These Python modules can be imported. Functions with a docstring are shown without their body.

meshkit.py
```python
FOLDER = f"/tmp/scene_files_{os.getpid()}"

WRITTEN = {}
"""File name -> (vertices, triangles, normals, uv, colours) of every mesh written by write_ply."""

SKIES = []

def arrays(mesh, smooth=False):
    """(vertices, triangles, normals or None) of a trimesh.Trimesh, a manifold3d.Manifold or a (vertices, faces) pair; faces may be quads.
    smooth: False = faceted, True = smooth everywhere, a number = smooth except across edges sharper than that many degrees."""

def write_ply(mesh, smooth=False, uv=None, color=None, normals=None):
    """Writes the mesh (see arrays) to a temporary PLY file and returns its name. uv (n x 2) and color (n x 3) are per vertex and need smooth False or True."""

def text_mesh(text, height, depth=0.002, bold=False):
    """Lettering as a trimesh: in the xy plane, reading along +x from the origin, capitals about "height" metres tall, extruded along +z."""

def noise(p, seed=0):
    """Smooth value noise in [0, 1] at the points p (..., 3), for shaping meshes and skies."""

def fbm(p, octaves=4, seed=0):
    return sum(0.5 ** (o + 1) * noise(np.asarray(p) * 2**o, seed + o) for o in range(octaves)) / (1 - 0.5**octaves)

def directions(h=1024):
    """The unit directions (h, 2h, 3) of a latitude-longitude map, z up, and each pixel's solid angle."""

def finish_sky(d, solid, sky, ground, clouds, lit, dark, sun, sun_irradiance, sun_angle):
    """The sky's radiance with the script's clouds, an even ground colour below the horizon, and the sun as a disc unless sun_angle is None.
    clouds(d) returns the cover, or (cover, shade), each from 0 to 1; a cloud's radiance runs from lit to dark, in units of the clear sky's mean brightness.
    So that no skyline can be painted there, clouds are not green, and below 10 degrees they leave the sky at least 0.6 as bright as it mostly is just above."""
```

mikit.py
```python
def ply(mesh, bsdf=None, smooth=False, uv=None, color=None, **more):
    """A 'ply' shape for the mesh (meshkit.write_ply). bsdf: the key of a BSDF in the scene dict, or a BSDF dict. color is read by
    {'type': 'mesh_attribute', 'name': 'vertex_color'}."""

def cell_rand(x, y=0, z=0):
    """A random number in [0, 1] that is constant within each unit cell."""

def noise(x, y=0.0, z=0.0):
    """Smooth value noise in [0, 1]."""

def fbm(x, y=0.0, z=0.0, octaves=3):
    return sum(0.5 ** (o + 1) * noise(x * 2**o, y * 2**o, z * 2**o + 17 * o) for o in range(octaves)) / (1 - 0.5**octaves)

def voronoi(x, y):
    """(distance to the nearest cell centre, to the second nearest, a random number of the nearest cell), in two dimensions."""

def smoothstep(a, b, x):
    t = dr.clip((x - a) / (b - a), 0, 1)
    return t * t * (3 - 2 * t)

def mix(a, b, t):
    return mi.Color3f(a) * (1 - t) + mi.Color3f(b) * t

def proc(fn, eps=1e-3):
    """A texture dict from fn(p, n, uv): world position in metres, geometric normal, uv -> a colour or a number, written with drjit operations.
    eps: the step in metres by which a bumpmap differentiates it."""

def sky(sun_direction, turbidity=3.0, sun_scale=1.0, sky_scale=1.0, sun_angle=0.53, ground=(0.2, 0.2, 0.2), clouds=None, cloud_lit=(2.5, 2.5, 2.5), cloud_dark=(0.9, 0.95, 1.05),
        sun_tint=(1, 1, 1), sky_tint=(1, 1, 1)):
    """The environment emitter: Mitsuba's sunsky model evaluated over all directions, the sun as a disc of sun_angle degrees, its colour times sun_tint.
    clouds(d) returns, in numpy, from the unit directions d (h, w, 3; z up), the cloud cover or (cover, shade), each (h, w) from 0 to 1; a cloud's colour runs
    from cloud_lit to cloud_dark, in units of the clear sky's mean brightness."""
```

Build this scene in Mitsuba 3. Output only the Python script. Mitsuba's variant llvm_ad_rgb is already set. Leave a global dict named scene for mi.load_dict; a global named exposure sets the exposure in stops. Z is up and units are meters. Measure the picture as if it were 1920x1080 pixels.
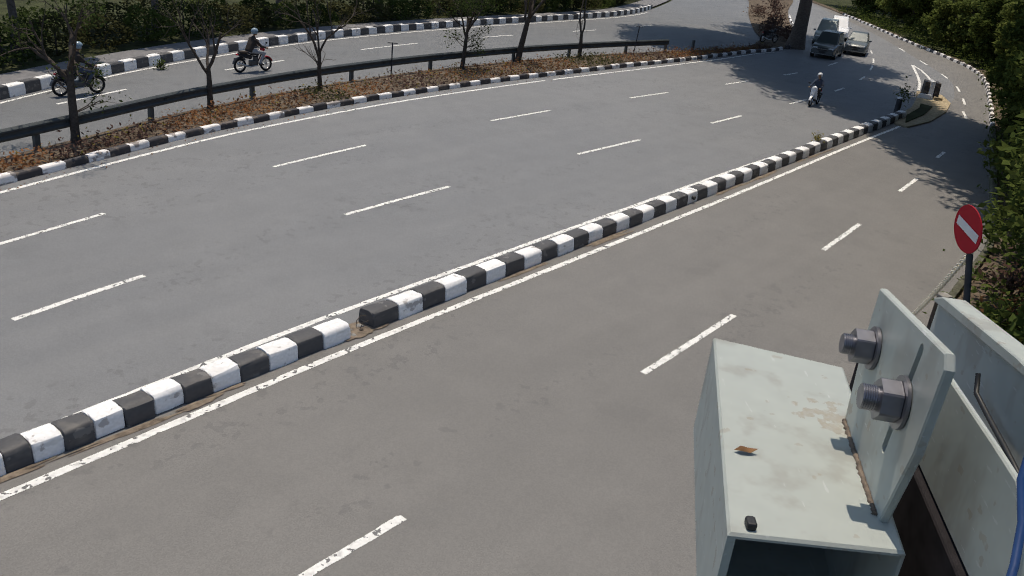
import math, random
import numpy as np, trimesh, mitsuba as mi, mikit
import manifold3d as m3
import drjit as dr
from mikit import proc, noise, fbm, voronoi, cell_rand, smoothstep, mix
from scipy.interpolate import PchipInterpolator
from shapely.geometry import Polygon

rng = np.random.default_rng(7)
random.seed(7)
T = mi.ScalarTransform4f
scene, labels = {}, {}

# ---------------------------------------------------------------- camera, sky, exposure
PITCH, ROLL = 0.4101, -0.1116
_F = np.array([0, math.cos(PITCH), -math.sin(PITCH)])
_r, _d = np.array([1.0, 0, 0]), np.array([0, -math.sin(PITCH), -math.cos(PITCH)])
_down = -math.sin(ROLL) * _r + math.cos(ROLL) * _d
EYE = np.array([0, 0, 7.26])
scene['camera'] = {'type': 'perspective', 'fov': 2 * math.degrees(math.atan(960 / 1620)), 'fov_axis': 'x',
                   'near_clip': 0.05, 'far_clip': 3000.0,
                   'to_world': T().look_at(origin=EYE.tolist(), target=(EYE + _F).tolist(), up=(-_down).tolist())}
SUN_AZ, SUN_EL = math.radians(104), math.radians(73)          # azimuth from +x towards +y
SUN = (math.cos(SUN_AZ) * math.cos(SUN_EL), math.sin(SUN_AZ) * math.cos(SUN_EL), math.sin(SUN_EL))
scene['sky_light'] = mikit.sky(SUN, turbidity=6.0, sun_tint=(0.95, 1.0, 1.07))
exposure = 1.35

# ---------------------------------------------------------------- materials
def mat(key, color, rough=0.7, spec=0.4, metallic=0.0, var=0.12, scale=6.0, bump=0.0, bscale=40.0, **kw):
    """principled with a mottled grain around one colour"""
    c = np.array(color, float)
    def col(p, n, uv, c=c, var=var, scale=scale):
        g = fbm(p.x * scale, p.y * scale, p.z * scale, 4)
        return mi.Color3f(*[float(v) for v in c]) * (1 + var * 2 * (g - 0.5) * 1.6)
    b = {'type': 'principled', 'base_color': proc(col), 'roughness': rough, 'specular': spec, 'metallic': metallic, **kw}
    if bump:
        def h(p, n, uv, s=bscale):
            return fbm(p.x * s, p.y * s, p.z * s, 3)
        b = {'type': 'bumpmap', 'arbitrary': {**proc(h, 2e-3)}, 'scale': bump, 'bsdf': b}
    scene[key] = {'type': 'twosided', 'bsdf': b}
    return key

def asphalt(key, c0, c1, patch):
    def col(p, n, uv):
        big = fbm(p.x * 0.23 + 3, p.y * 0.23, 0, 3)
        mid = fbm(p.x * 1.7, p.y * 1.7 + 9, 0, 4)
        # wheel polish and worn streaks along the driving direction
        u, v = 0.6 * p.x + 0.8 * p.y, 0.8 * p.x - 0.6 * p.y
        streak = fbm(u * 0.16, v * 2.3, 2.0, 3)
        grit = cell_rand(p.x * 55, p.y * 55, 1)
        base = mix(c0, c1, smoothstep(0.25, 0.75, big * 0.55 + streak * 0.45))
        base = base * (0.87 + 0.14 * mid + 0.18 * grit)
        drip = smoothstep(0.74, 0.84, fbm(p.x * 6.5, p.y * 6.5, 3, 3) * 1.15) * smoothstep(0.5, 0.66, fbm(u * 0.12, v * 0.85, 7, 2))
        base = mix(base, mi.Color3f(0.07, 0.07, 0.072), drip * 0.28)
        spot = smoothstep(0.70, 0.78, fbm(p.x * 0.9 + 31, p.y * 0.9 + 4, 0, 4))
        base = mix(base, mi.Color3f(0.045, 0.045, 0.046), spot * patch)
        return base
    def h(p, n, uv):
        return fbm(p.x * 60, p.y * 60, 0, 2)
    scene[key] = {'type': 'twosided', 'bsdf': {'type': 'bumpmap', 'arbitrary': proc(h, 3e-3), 'scale': 0.004, 'bsdf': {
        'type': 'principled', 'base_color': proc(col), 'roughness': 0.62, 'specular': 0.5}}}
asphalt('m_asphalt', (0.146, 0.151, 0.157), (0.161, 0.165, 0.169), 0.08)
asphalt('m_asphalt_ramp', (0.140, 0.136, 0.129), (0.154, 0.149, 0.141), 0.08)
asphalt('m_asphalt_far', (0.112, 0.119, 0.126), (0.130, 0.135, 0.140), 0.15)

def paint(key, color, wearc, wear, rough=0.6, scale=5.0, grime=(0.2, 0.17, 0.13), g_amt=0.4):
    """paint on concrete: chipped flakes show what lies beneath, dirt in grainy patches"""
    def col(p, n, uv):
        f = fbm(p.x * scale, p.y * scale, p.z * scale + 5, 5)
        chip = smoothstep(1 - wear - 0.03, 1 - wear + 0.03, f * 1.25)
        d = smoothstep(0.52, 0.8, fbm(p.x * scale * 0.7 + 40, p.y * scale * 0.7, p.z * scale * 2, 5))
        base = mi.Color3f(*color) * (0.9 + 0.2 * noise(p.x * 30, p.y * 30, p.z * 30))
        base = mix(base, mi.Color3f(*grime), d * g_amt)
        return mix(base, mi.Color3f(*wearc), chip)
    scene[key] = {'type': 'twosided', 'bsdf': {'type': 'principled', 'base_color': proc(col), 'roughness': rough, 'specular': 0.4}}
paint('m_line', (0.72, 0.72, 0.69), (0.13, 0.13, 0.13), 0.17, scale=16.0, grime=(0.36, 0.35, 0.34), g_amt=0.6)
paint('m_white', (0.80, 0.80, 0.79), (0.46, 0.44, 0.42), 0.15, grime=(0.5, 0.47, 0.42), g_amt=0.35)
paint('m_black', (0.072, 0.072, 0.075), (0.15, 0.145, 0.14), 0.18, grime=(0.16, 0.15, 0.135), g_amt=0.5)
paint('m_white_dirty', (0.78, 0.76, 0.74), (0.30, 0.27, 0.25), 0.24, grime=(0.3, 0.25, 0.2), g_amt=0.5)
paint('m_black_dirty', (0.045, 0.042, 0.045), (0.11, 0.09, 0.075), 0.24, grime=(0.09, 0.065, 0.05), g_amt=0.7)
mat('m_concrete', (0.27, 0.26, 0.24), 0.85, 0.3, var=0.2, scale=9, bump=0.003)
mat('m_kerb_mossy', (0.085, 0.085, 0.06), 0.9, 0.2, var=0.5, scale=7, bump=0.004)
mat('m_paving', (0.16, 0.16, 0.165), 0.85, 0.3, var=0.2, scale=5)
mat('m_soil', (0.11, 0.088, 0.066), 0.95, 0.1, var=0.45, scale=3, bump=0.02, bscale=14)
mat('m_sand', (0.36, 0.30, 0.20), 0.95, 0.1, var=0.35, scale=9, bump=0.01)
mat('m_dust', (0.19, 0.155, 0.12), 0.95, 0.1, var=0.5, scale=14, bump=0.01)
mat('m_grass', (0.036, 0.042, 0.016), 0.9, 0.2, var=0.5, scale=2.5, bump=0.02, bscale=20)
mat('m_bark', (0.075, 0.062, 0.052), 0.9, 0.2, var=0.4, scale=18, bump=0.006)
mat('m_bark_brown', (0.15, 0.125, 0.108), 0.9, 0.2, var=0.4, scale=14, bump=0.006)
mat('m_rail', (0.055, 0.066, 0.070), 0.55, 0.4, metallic=0.1, var=0.25, scale=4)
mat('m_rail_post', (0.075, 0.085, 0.085), 0.6, 0.5, var=0.25, scale=6)
mat('m_dark_post', (0.035, 0.038, 0.045), 0.6, 0.4, var=0.25, scale=8)
mat('m_brown_post', (0.075, 0.060, 0.048), 0.8, 0.3, var=0.4, scale=14)
mat('m_red', (0.46, 0.006, 0.022), 0.55, 0.25, var=0.08, scale=6)
mat('m_sign_white', (0.72, 0.72, 0.72), 0.4, 0.5, var=0.05)
mat('m_chain', (0.72, 0.69, 0.58), 0.45, 0.5, metallic=0.0, var=0.2)
mat('m_rubber', (0.018, 0.018, 0.019), 0.8, 0.3, var=0.2, scale=20)
mat('m_chrome', (0.6, 0.6, 0.6), 0.25, 0.5, metallic=1.0, var=0.03)
mat('m_zinc', (0.20, 0.20, 0.225), 0.36, 0.5, metallic=0.85, var=0.15, scale=60)
mat('m_engine', (0.10, 0.10, 0.10), 0.5, 0.5, metallic=0.4, var=0.2)
mat('m_bike_red', (0.35, 0.02, 0.03), 0.3, 0.5, var=0.05)
mat('m_bike_black', (0.025, 0.025, 0.028), 0.3, 0.5, var=0.05)
mat('m_scooter_white', (0.75, 0.76, 0.78), 0.3, 0.5, var=0.04)
mat('m_cloth_dark', (0.045, 0.038, 0.034), 0.9, 0.2, var=0.2)
mat('m_cloth_white', (0.70, 0.71, 0.73), 0.9, 0.2, var=0.06)
mat('m_cloth_grey', (0.33, 0.34, 0.36), 0.9, 0.2, var=0.1)
mat('m_denim', (0.06, 0.075, 0.11), 0.9, 0.2, var=0.2)
mat('m_skin', (0.30, 0.17, 0.10), 0.55, 0.4, var=0.06)
mat('m_helmet_blue', (0.22, 0.30, 0.36), 0.25, 0.5, var=0.04)
mat('m_helmet_white', (0.72, 0.74, 0.76), 0.25, 0.5, var=0.04)
mat('m_car_dark', (0.055, 0.070, 0.072), 0.25, 0.6, var=0.04, clearcoat=1.0, clearcoat_gloss=0.95)
mat('m_car_silver', (0.24, 0.28, 0.275), 0.35, 0.5, metallic=0.3, var=0.03, clearcoat=1.0, clearcoat_gloss=0.95)
mat('m_car_grey', (0.10, 0.118, 0.118), 0.3, 0.5, metallic=0.2, var=0.03, clearcoat=1.0, clearcoat_gloss=0.95)
mat('m_car_white', (0.74, 0.75, 0.76), 0.3, 0.5, var=0.03, clearcoat=1.0, clearcoat_gloss=0.95)
scene['m_glass_dark'] = {'type': 'principled', 'base_color': {'type': 'rgb', 'value': [0.03, 0.037, 0.037]}, 'roughness': 0.2, 'specular': 0.4}
scene['m_lamp'] = {'type': 'principled', 'base_color': {'type': 'rgb', 'value': [0.7, 0.7, 0.7]}, 'roughness': 0.1, 'specular': 0.8}
mat('m_blue', (0.012, 0.045, 0.15), 0.45, 0.5, var=0.15, scale=30)
mat('m_black_plastic', (0.02, 0.021, 0.022), 0.5, 0.4, var=0.15, scale=30)
mat('m_weld', (0.13, 0.10, 0.075), 0.7, 0.4, var=0.5, scale=90)
mat('m_gap_shade', (0.018, 0.016, 0.018), 0.9, 0.2, var=0.5, scale=30)  # near black: the shade of the plate gap is put into this colour
mat('m_dry_leaf', (0.17, 0.09, 0.04), 0.8, 0.2, var=0.3, scale=80)

def steel_paint():
    """old grey-white paint; rust where the plate meets the box, run-off specks"""
    def col(p, n, uv):
        base = mi.Color3f(0.35, 0.38, 0.352) * (0.92 + 0.16 * fbm(p.x * 22, p.y * 22, p.z * 22, 4))
        d = dr.sqrt(dr.square(p.x - 0.575) + dr.square(p.y - 1.30) + dr.square(p.z - 6.53))
        f = fbm(p.x * 60, p.y * 60, p.z * 60, 4)
        rust = smoothstep(0.47, 0.60, f + 0.22 - d * 5.0)
        speck = smoothstep(0.71, 0.76, fbm(p.x * 45 + 7, p.y * 45, p.z * 45, 3))
        grime = smoothstep(0.5, 0.72, fbm(p.x * 16 + 3, p.y * 16, p.z * 7, 5))
        scuff = smoothstep(0.72, 0.8, fbm(p.x * 130, p.y * 24, p.z * 130, 3))
        base = mix(base, mi.Color3f(0.25, 0.245, 0.215), grime * 0.55)
        base = mix(base, mi.Color3f(0.46, 0.48, 0.47), scuff * 0.5)
        base = mix(base, mi.Color3f(0.24, 0.17, 0.10), dr.clip(rust * (0.2 + 0.4 * fbm(p.x * 190, p.y * 190, p.z * 190, 3)) + speck * 0.3, 0, 0.9))
        return base
    def h(p, n, uv):
        return fbm(p.x * 70, p.y * 70, p.z * 70, 3)
    scene['m_steel'] = {'type': 'twosided', 'bsdf': {'type': 'bumpmap', 'arbitrary': proc(h, 1e-3), 'scale': 0.0003, 'bsdf': {
        'type': 'principled', 'base_color': proc(col), 'roughness': 0.5, 'specular': 0.5}}}
steel_paint()

def leafmat(key, c0, c1, c2, sc=1.3, trans=0.5):
    def col(p, n, uv):
        a = fbm(p.x * sc, p.y * sc, p.z * sc, 3)
        r = cell_rand(p.x * 5, p.y * 5, p.z * 5)
        return mix(mix(c0, c1, smoothstep(0.3, 0.7, a)), c2, smoothstep(0.75, 1.0, r) * 0.7)
    scene[key] = {'type': 'principledthin', 'base_color': proc(col), 'roughness': 0.55, 'diff_trans': trans, 'spec_trans': 0.0}
leafmat('m_leaf', (0.060, 0.085, 0.024), (0.098, 0.128, 0.033), (0.125, 0.145, 0.045))
leafmat('m_leaf_dark', (0.036, 0.055, 0.018), (0.055, 0.078, 0.024), (0.068, 0.088, 0.028))
leafmat('m_leaf_bright', (0.105, 0.135, 0.035), (0.15, 0.18, 0.05), (0.17, 0.19, 0.065))
leafmat('m_leaf_olive', (0.048, 0.050, 0.022), (0.072, 0.073, 0.032), (0.09, 0.09, 0.042))
leafmat('m_leaf_rust', (0.17, 0.088, 0.048), (0.29, 0.14, 0.066), (0.36, 0.22, 0.085), sc=0.7)
leafmat('m_leaf_mauve', (0.075, 0.050, 0.046), (0.12, 0.075, 0.060), (0.16, 0.10, 0.07), sc=0.7)
leafmat('m_leaf_yellow', (0.16, 0.14, 0.03), (0.24, 0.20, 0.05), (0.35, 0.28, 0.08))

# ---------------------------------------------------------------- helpers
def num(name):
    k, i = name, 0
    while k in used:
        i += 1
        k = f'{name}_{i:03d}'
    used.add(k)
    return k
used = set()

def add(name, mesh, bsdf, parent=None, smooth=False, **lab):
    key = num((parent + '__' if parent else '') + name)
    if isinstance(mesh, list):
        mesh = trimesh.util.concatenate(mesh)
    scene[key] = mikit.ply(mesh, bsdf, smooth=smooth)
    if lab:
        labels[key] = lab
    return key

def thing(name, label, category, group=None):
    key = num(name)
    labels[key] = {'label': label, 'category': category}
    if group:
        labels[key]['group'] = group
    return key

def xy(u, v):
    return np.array([0.6 * u + 0.8 * v, 0.8 * u - 0.6 * v])

class Curve:
    """a road line given as offsets v (to the right) along u, the direction (0.6, 0.8) of the road"""
    def __init__(s, pts):
        p = np.array(sorted(pts), float)
        s.u, s.f = p[:, 0], PchipInterpolator(p[:, 0], p[:, 1])
        s.g0 = (p[1, 1] - p[0, 1]) / (p[1, 0] - p[0, 0])
        s.g1 = (p[-1, 1] - p[-2, 1]) / (p[-1, 0] - p[-2, 0])
    def v(s, u):
        u = np.asarray(u, float)
        return np.where(u < s.u[0], s.f(s.u[0]) + (u - s.u[0]) * s.g0, np.where(u > s.u[-1], s.f(s.u[-1]) + (u - s.u[-1]) * s.g1, s.f(np.clip(u, s.u[0], s.u[-1]))))
    def p(s, u, off=0.0):
        u = np.atleast_1d(np.asarray(u, float))
        e = 0.05
        v = s.v(u)
        dv = (s.v(u + e) - s.v(u - e)) / (2 * e)
        n = np.stack([-dv, np.ones_like(dv)], -1) / np.sqrt(1 + dv**2)[:, None]     # to the right, in (u, v)
        U, V = u + off * n[:, 0], v + off * n[:, 1]
        return np.stack([0.6 * U + 0.8 * V, 0.8 * U - 0.6 * V], -1)
    def walk(s, u0, u1, step):
        """u values from u0 to u1 spaced step metres along the curve"""
        us = np.linspace(u0, u1, 3000)
        L = np.concatenate([[0], np.cumsum(np.linalg.norm(np.diff(s.p(us), axis=0), axis=1))])
        return np.interp(np.arange(0, L[-1], step), L, us)
    def tangent(s, u):
        a, b = s.p(u - 0.05)[0], s.p(u + 0.05)[0]
        d = (b - a) / np.linalg.norm(b - a)
        return d

A = Curve([(-12, -14.6), (0, -18.55), (7.77, -21.066), (16.71, -23.348), (25.65, -24.422), (34.59, -24.721), (43.53, -24.677), (52.47, -24.72), (58, -24.95), (63.1, -24.5), (69.2, -26.0), (72.2, -27.1), (85.5, -33.3), (100.2, -39.7), (121, -47.8), (130, -52.5)])
KERB = Curve([(-12, -14.9), (0, -18.95), (8.34, -21.63), (16.49, -23.836), (24.64, -24.961), (32.79, -25.336), (40.94, -25.291), (49.09, -25.157), (57.24, -25.265), (61, -25.0), (63.6, -25.1), (69.2, -26.5), (72.2, -27.6), (85.5, -33.8), (100.2, -40.2), (121, -48.3), (130, -53)])
RAIL = Curve([(-12, -16.2), (0, -20.6), (10.0, -23.956), (16.71, -26.3), (23.42, -27.75), (30.14, -28.5), (36.85, -28.713), (43.56, -28.4), (50.28, -27.7), (59.2, -26.7), (66, -28.3), (72, -31.5), (86, -38.6), (106, -48.0), (130, -61)])
B = Curve([(-12, -10.25), (3.6, -10.98), (9.7, -11.33), (15.7, -11.45), (21.8, -11.55), (27.8, -11.63), (33.9, -11.62), (39.9, -11.7), (46, -11.82)])
FRONT = Curve([(-12, -10.0), (3.44, -10.283), (10.05, -10.404), (16.66, -10.538), (23.27, -10.678), (29.88, -10.817), (36.5, -10.948), (43.11, -11.064), (50, -11.2)])
C = Curve([(-12, -9.4), (3.19, -9.888), (9.61, -10.099), (16.04, -10.163), (22.46, -10.231), (28.89, -10.361), (35.31, -10.523), (41.73, -10.596)])
R1 = Curve([(-12, -13.7), (6.54, -17.981), (14.24, -19.592), (21.94, -20.336), (29.64, -20.474), (37.35, -20.269), (45.05, -19.981), (52.75, -19.874), (62, -20.6), (70, -22.6)])
R2 = Curve([(-12, -11.2), (0, -13.6), (5.31, -14.51), (7.92, -14.92), (13.47, -15.46), (17.41, -15.64), (23.83, -15.76), (27.81, -15.74), (33.42, -15.70), (39.14, -15.759), (44.87, -15.817), (50.59, -16.173), (56.31, -17.013), (62.04, -18.363), (67.76, -20.088), (80, -25), (100, -36)])
R3 = Curve([(-12, -6.4), (4.84, -6.25), (12.35, -6.16), (16.07, -6.2), (21.93, -6.49), (25.19, -6.64), (30.23, -7.0), (32.72, -7.14), (37.2, -7.61), (38.72, -7.73), (48.71, -9.21), (50.85, -9.84), (53.52, -10.39), (55.7, -11.01), (58.47, -11.85), (60.73, -12.58), (75, -19.5), (100, -33.5)])
RK = Curve([(-12, -2.6), (10, -2.75), (21.2, -3.3), (25.4, -3.5), (35.1, -5.3), (45.6, -7.5), (56.4, -9.9), (66.5, -12.4), (71.9, -14.4), (77.4, -17.6), (85.1, -22.7), (100.8, -32.5), (130, -52)])
OPPE = Curve([(-12, -17.5), (0, -22.9), (11.35, -29.544), (14.21, -31.062), (17.08, -32.5), (22.8, -34.634), (28.52, -36.4), (37.78, -38.0), (46.54, -38.9), (55.3, -39.5), (64.06, -40.3), (85, -47), (100, -54.5), (130, -75)])
OPPD = Curve([(-12, -17), (0, -22.9), (12.75, -28.75), (19.65, -31.354), (26.56, -33.254), (33.46, -34.54), (40.37, -35.302), (47.28, -35.629), (54.18, -35.7), (70, -37.5)])
FARK = Curve([(-12, -17.9), (0, -23.3), (11.51, -29.95), (20.26, -34.1), (29.02, -36.85), (37.78, -38.45), (46.54, -39.4), (55.3, -40.0), (64.06, -40.8), (85, -47.5), (100, -55), (130, -75.5)])

def sheet(left, right, z, u0, u1, step=0.6, across=6, lo=0.0, ro=0.0):
    us = np.arange(u0, u1, step)
    a, b = left.p(us, lo), right.p(us, ro)
    g = np.stack([a + (b - a) * t for t in np.linspace(0, 1, across + 1)], 1)
    n, m = g.shape[:2]
    v = np.concatenate([g.reshape(-1, 2), np.full((n * m, 1), z)], 1)
    i, j = np.meshgrid(np.arange(n - 1), np.arange(m - 1), indexing='ij')
    q = np.stack([i * m + j, i * m + j + 1, (i + 1) * m + j + 1, (i + 1) * m + j], -1).reshape(-1, 4)
    return trimesh.Trimesh(v, np.vstack([q[:, [0, 1, 2]], q[:, [0, 2, 3]]]), process=False)

def ribbon(cv, u0, u1, w, z, off=0.0, rough=0.004):
    n = max(2, int((u1 - u0) / 0.25) + 1)
    us = np.linspace(u0, u1, n)
    a = cv.p(us, off - w / 2) + rng.normal(0, rough, (n, 2))
    b = cv.p(us, off + w / 2) + rng.normal(0, rough, (n, 2))
    v = np.concatenate([np.stack([a, b], 1).reshape(-1, 2), np.full((2 * n, 1), z)], 1)
    i = np.arange(n - 1) * 2
    f = np.concatenate([np.stack([i, i + 1, i + 3], -1), np.stack([i, i + 3, i + 2], -1)])
    return trimesh.Trimesh(v, f, process=False)

def sweep(path, prof, cap=True, closed=True):
    """path: list of (centre xyz, right xyz, up xyz, scale); prof: (k,2) of (right, up) in order"""
    k = len(prof)
    v = np.concatenate([np.array(c) + s * (prof[:, :1] * np.array(r) + prof[:, 1:] * np.array(u)) for c, r, u, s in path])
    f = []
    for i in range(len(path) - 1):
        for j in range(k if closed else k - 1):
            a, b = i * k + j, i * k + (j + 1) % k
            f += [[a, b, b + k], [a, b + k, a + k]]
    if cap:
        for base, flip in ((0, True), ((len(path) - 1) * k, False)):
            for j in range(1, k - 1):
                t = [base, base + j, base + j + 1]
                f.append(t[::-1] if flip else t)
    m = trimesh.Trimesh(v, f, process=False)
    m.fix_normals()
    return m

def stone(cv, u0, u1, prof, z=0.0, off=0.0, cham=0.02, jit=0.006):
    """one kerb stone or divider block following the line, with worn ends"""
    c = prof.mean(0)
    path, ins = [], cham
    us = np.linspace(u0, u1, 4)
    L = u1 - u0
    lst = [(u0 + 0.004, 1 - 0.10), (u0 + ins, 1.0), (u0 + L * 0.5, 1.0), (u1 - ins, 1.0), (u1 - 0.004, 1 - 0.10)]
    dj, dz, tilt = rng.normal(0, jit), rng.normal(0, jit * 0.6), rng.normal(0, 0.012)
    for u, s in lst:
        t = cv.tangent(u)
        r = np.array([t[1], -t[0], 0])
        p = np.append(cv.p(u, off + dj)[0], z + dz)
        up = np.array([0, 0, 1.0]) + r * tilt
        pr = c + (prof - c) * s
        pr[:, 1] = np.where(prof[:, 1] <= 0.001, prof[:, 1], pr[:, 1])
        path.append((p, r, up, 1.0, pr))
    k = len(prof)
    v = np.concatenate([np.array(q[0]) + q[4][:, :1] * q[1] + q[4][:, 1:] * q[2] for q in path])
    v += rng.normal(0, jit * 0.5, v.shape)
    if rng.random() < 0.35:                                   # a knocked-off corner
        e = (0 if rng.random() < 0.5 else 3) * len(prof)
        k0 = rng.integers(2, len(prof) - 2)
        for q in (k0, k0 + 1):
            for r0 in (e, e + len(prof)):
                v[r0 + q] += (np.append(path[2][0][:2], z + 0.1) - v[r0 + q]) * rng.uniform(0.04, 0.16)
    f = []
    for i in range(len(path) - 1):
        for j in range(k):
            a, b = i * k + j, i * k + (j + 1) % k
            f += [[a, b, b + k], [a, b + k, a + k]]
    for base, flip in ((0, True), ((len(path) - 1) * k, False)):
        for j in range(1, k - 1):
            t = [base, base + j, base + j + 1]
            f.append(t[::-1] if flip else t)
    m = trimesh.Trimesh(v, f, process=False)
    m.fix_normals()
    return m

def tube(pts, radii, sides=8, cap=True):
    p = np.asarray(pts, float)
    r = np.broadcast_to(np.asarray(radii, float), (len(p),))
    t = np.gradient(p, axis=0)
    t /= np.linalg.norm(t, axis=1, keepdims=True) + 1e-12
    ref = np.where(np.abs(t[:, 2:]) < 0.9, [[0, 0, 1.0]], [[1.0, 0, 0]])
    a = np.cross(t, ref)
    a /= np.linalg.norm(a, axis=1, keepdims=True) + 1e-12
    for i in range(1, len(a)):
        x = a[i - 1] - t[i] * (a[i - 1] @ t[i])
        a[i] = x / (np.linalg.norm(x) + 1e-12)
    b = np.cross(t, a)
    ang = np.arange(sides) * 2 * np.pi / sides
    v = (p[:, None] + r[:, None, None] * (np.cos(ang)[None, :, None] * a[:, None] + np.sin(ang)[None, :, None] * b[:, None])).reshape(-1, 3)
    f = []
    for i in range(len(p) - 1):
        for j in range(sides):
            x, y = i * sides + j, i * sides + (j + 1) % sides
            f += [[x, y, y + sides], [x, y + sides, x + sides]]
    if cap:
        for base, flip in ((0, True), ((len(p) - 1) * sides, False)):
            for j in range(1, sides - 1):
                q = [base, base + j, base + j + 1]
                f.append(q[::-1] if flip else q)
    return trimesh.Trimesh(v, f, process=False)

def man2tri(m):
    d = m.to_mesh()
    return trimesh.Trimesh(np.array(d.vert_properties[:, :3]), np.array(d.tri_verts), process=False)

def ball(p, r, seg=14):
    return m3.Manifold.sphere(r, seg).translate(tuple(float(x) for x in p))

def hull(*items):
    return m3.Manifold.batch_hull([ball(p, r) for p, r in items])

def rbox(size, centre, rad=0.02, seg=8):
    """box with rounded edges"""
    h = np.array(size) / 2 - rad
    return man2tri(m3.Manifold.batch_hull([m3.Manifold.sphere(rad, seg).translate((float(centre[0] + sx * h[0]), float(centre[1] + sy * h[1]), float(centre[2] + sz * h[2]))) for sx in (-1, 1) for sy in (-1, 1) for sz in (-1, 1)]))

def blend(items, length=0.03, it=8):
    m = m3.Manifold.batch_boolean(items, m3.OpType.Add).refine_to_length(length)
    t = man2tri(m)
    t.merge_vertices()
    trimesh.smoothing.filter_taubin(t, lamb=0.5, nu=0.53, iterations=it)
    return t

def place(mesh, loc, rz=0.0, s=1.0):
    m = mesh.copy()
    c, si = math.cos(rz), math.sin(rz)
    M = np.eye(4)
    M[:3, :3] = np.array([[c, -si, 0], [si, c, 0], [0, 0, 1]]) * s
    M[:3, 3] = loc
    m.apply_transform(M)
    return m

def leaves(centres, size, up=0.4, fold=0.25, aspect=0.5, r=rng):
    """leaf-shaped folded quads (4 triangles) at the given points"""
    n = len(centres)
    d = r.normal(0, 1, (n, 3)); d[:, 2] *= 0.6; d /= np.linalg.norm(d, axis=1, keepdims=True)
    nn = r.normal(0, 1, (n, 3)); nn[:, 2] = np.abs(nn[:, 2]) + up
    s = np.cross(d, nn); s /= np.linalg.norm(s, axis=1, keepdims=True) + 1e-9
    nn = np.cross(s, d)
    L = (size * r.uniform(0.6, 1.35, n))[:, None]
    W = L * aspect * 0.5
    a, b = centres - d * L * 0.5, centres + d * L * 0.5
    m = centres - nn * L * 0.06
    l, q = m + s * W + nn * W * fold, m - s * W + nn * W * fold
    v = np.stack([a, l, b, q, ], 1).reshape(-1, 3)
    i = np.arange(n) * 4
    f = np.concatenate([np.stack([i, i + 2, i + 1], -1), np.stack([i, i + 3, i + 2], -1)])
    return trimesh.Trimesh(v, f, process=False)

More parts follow.
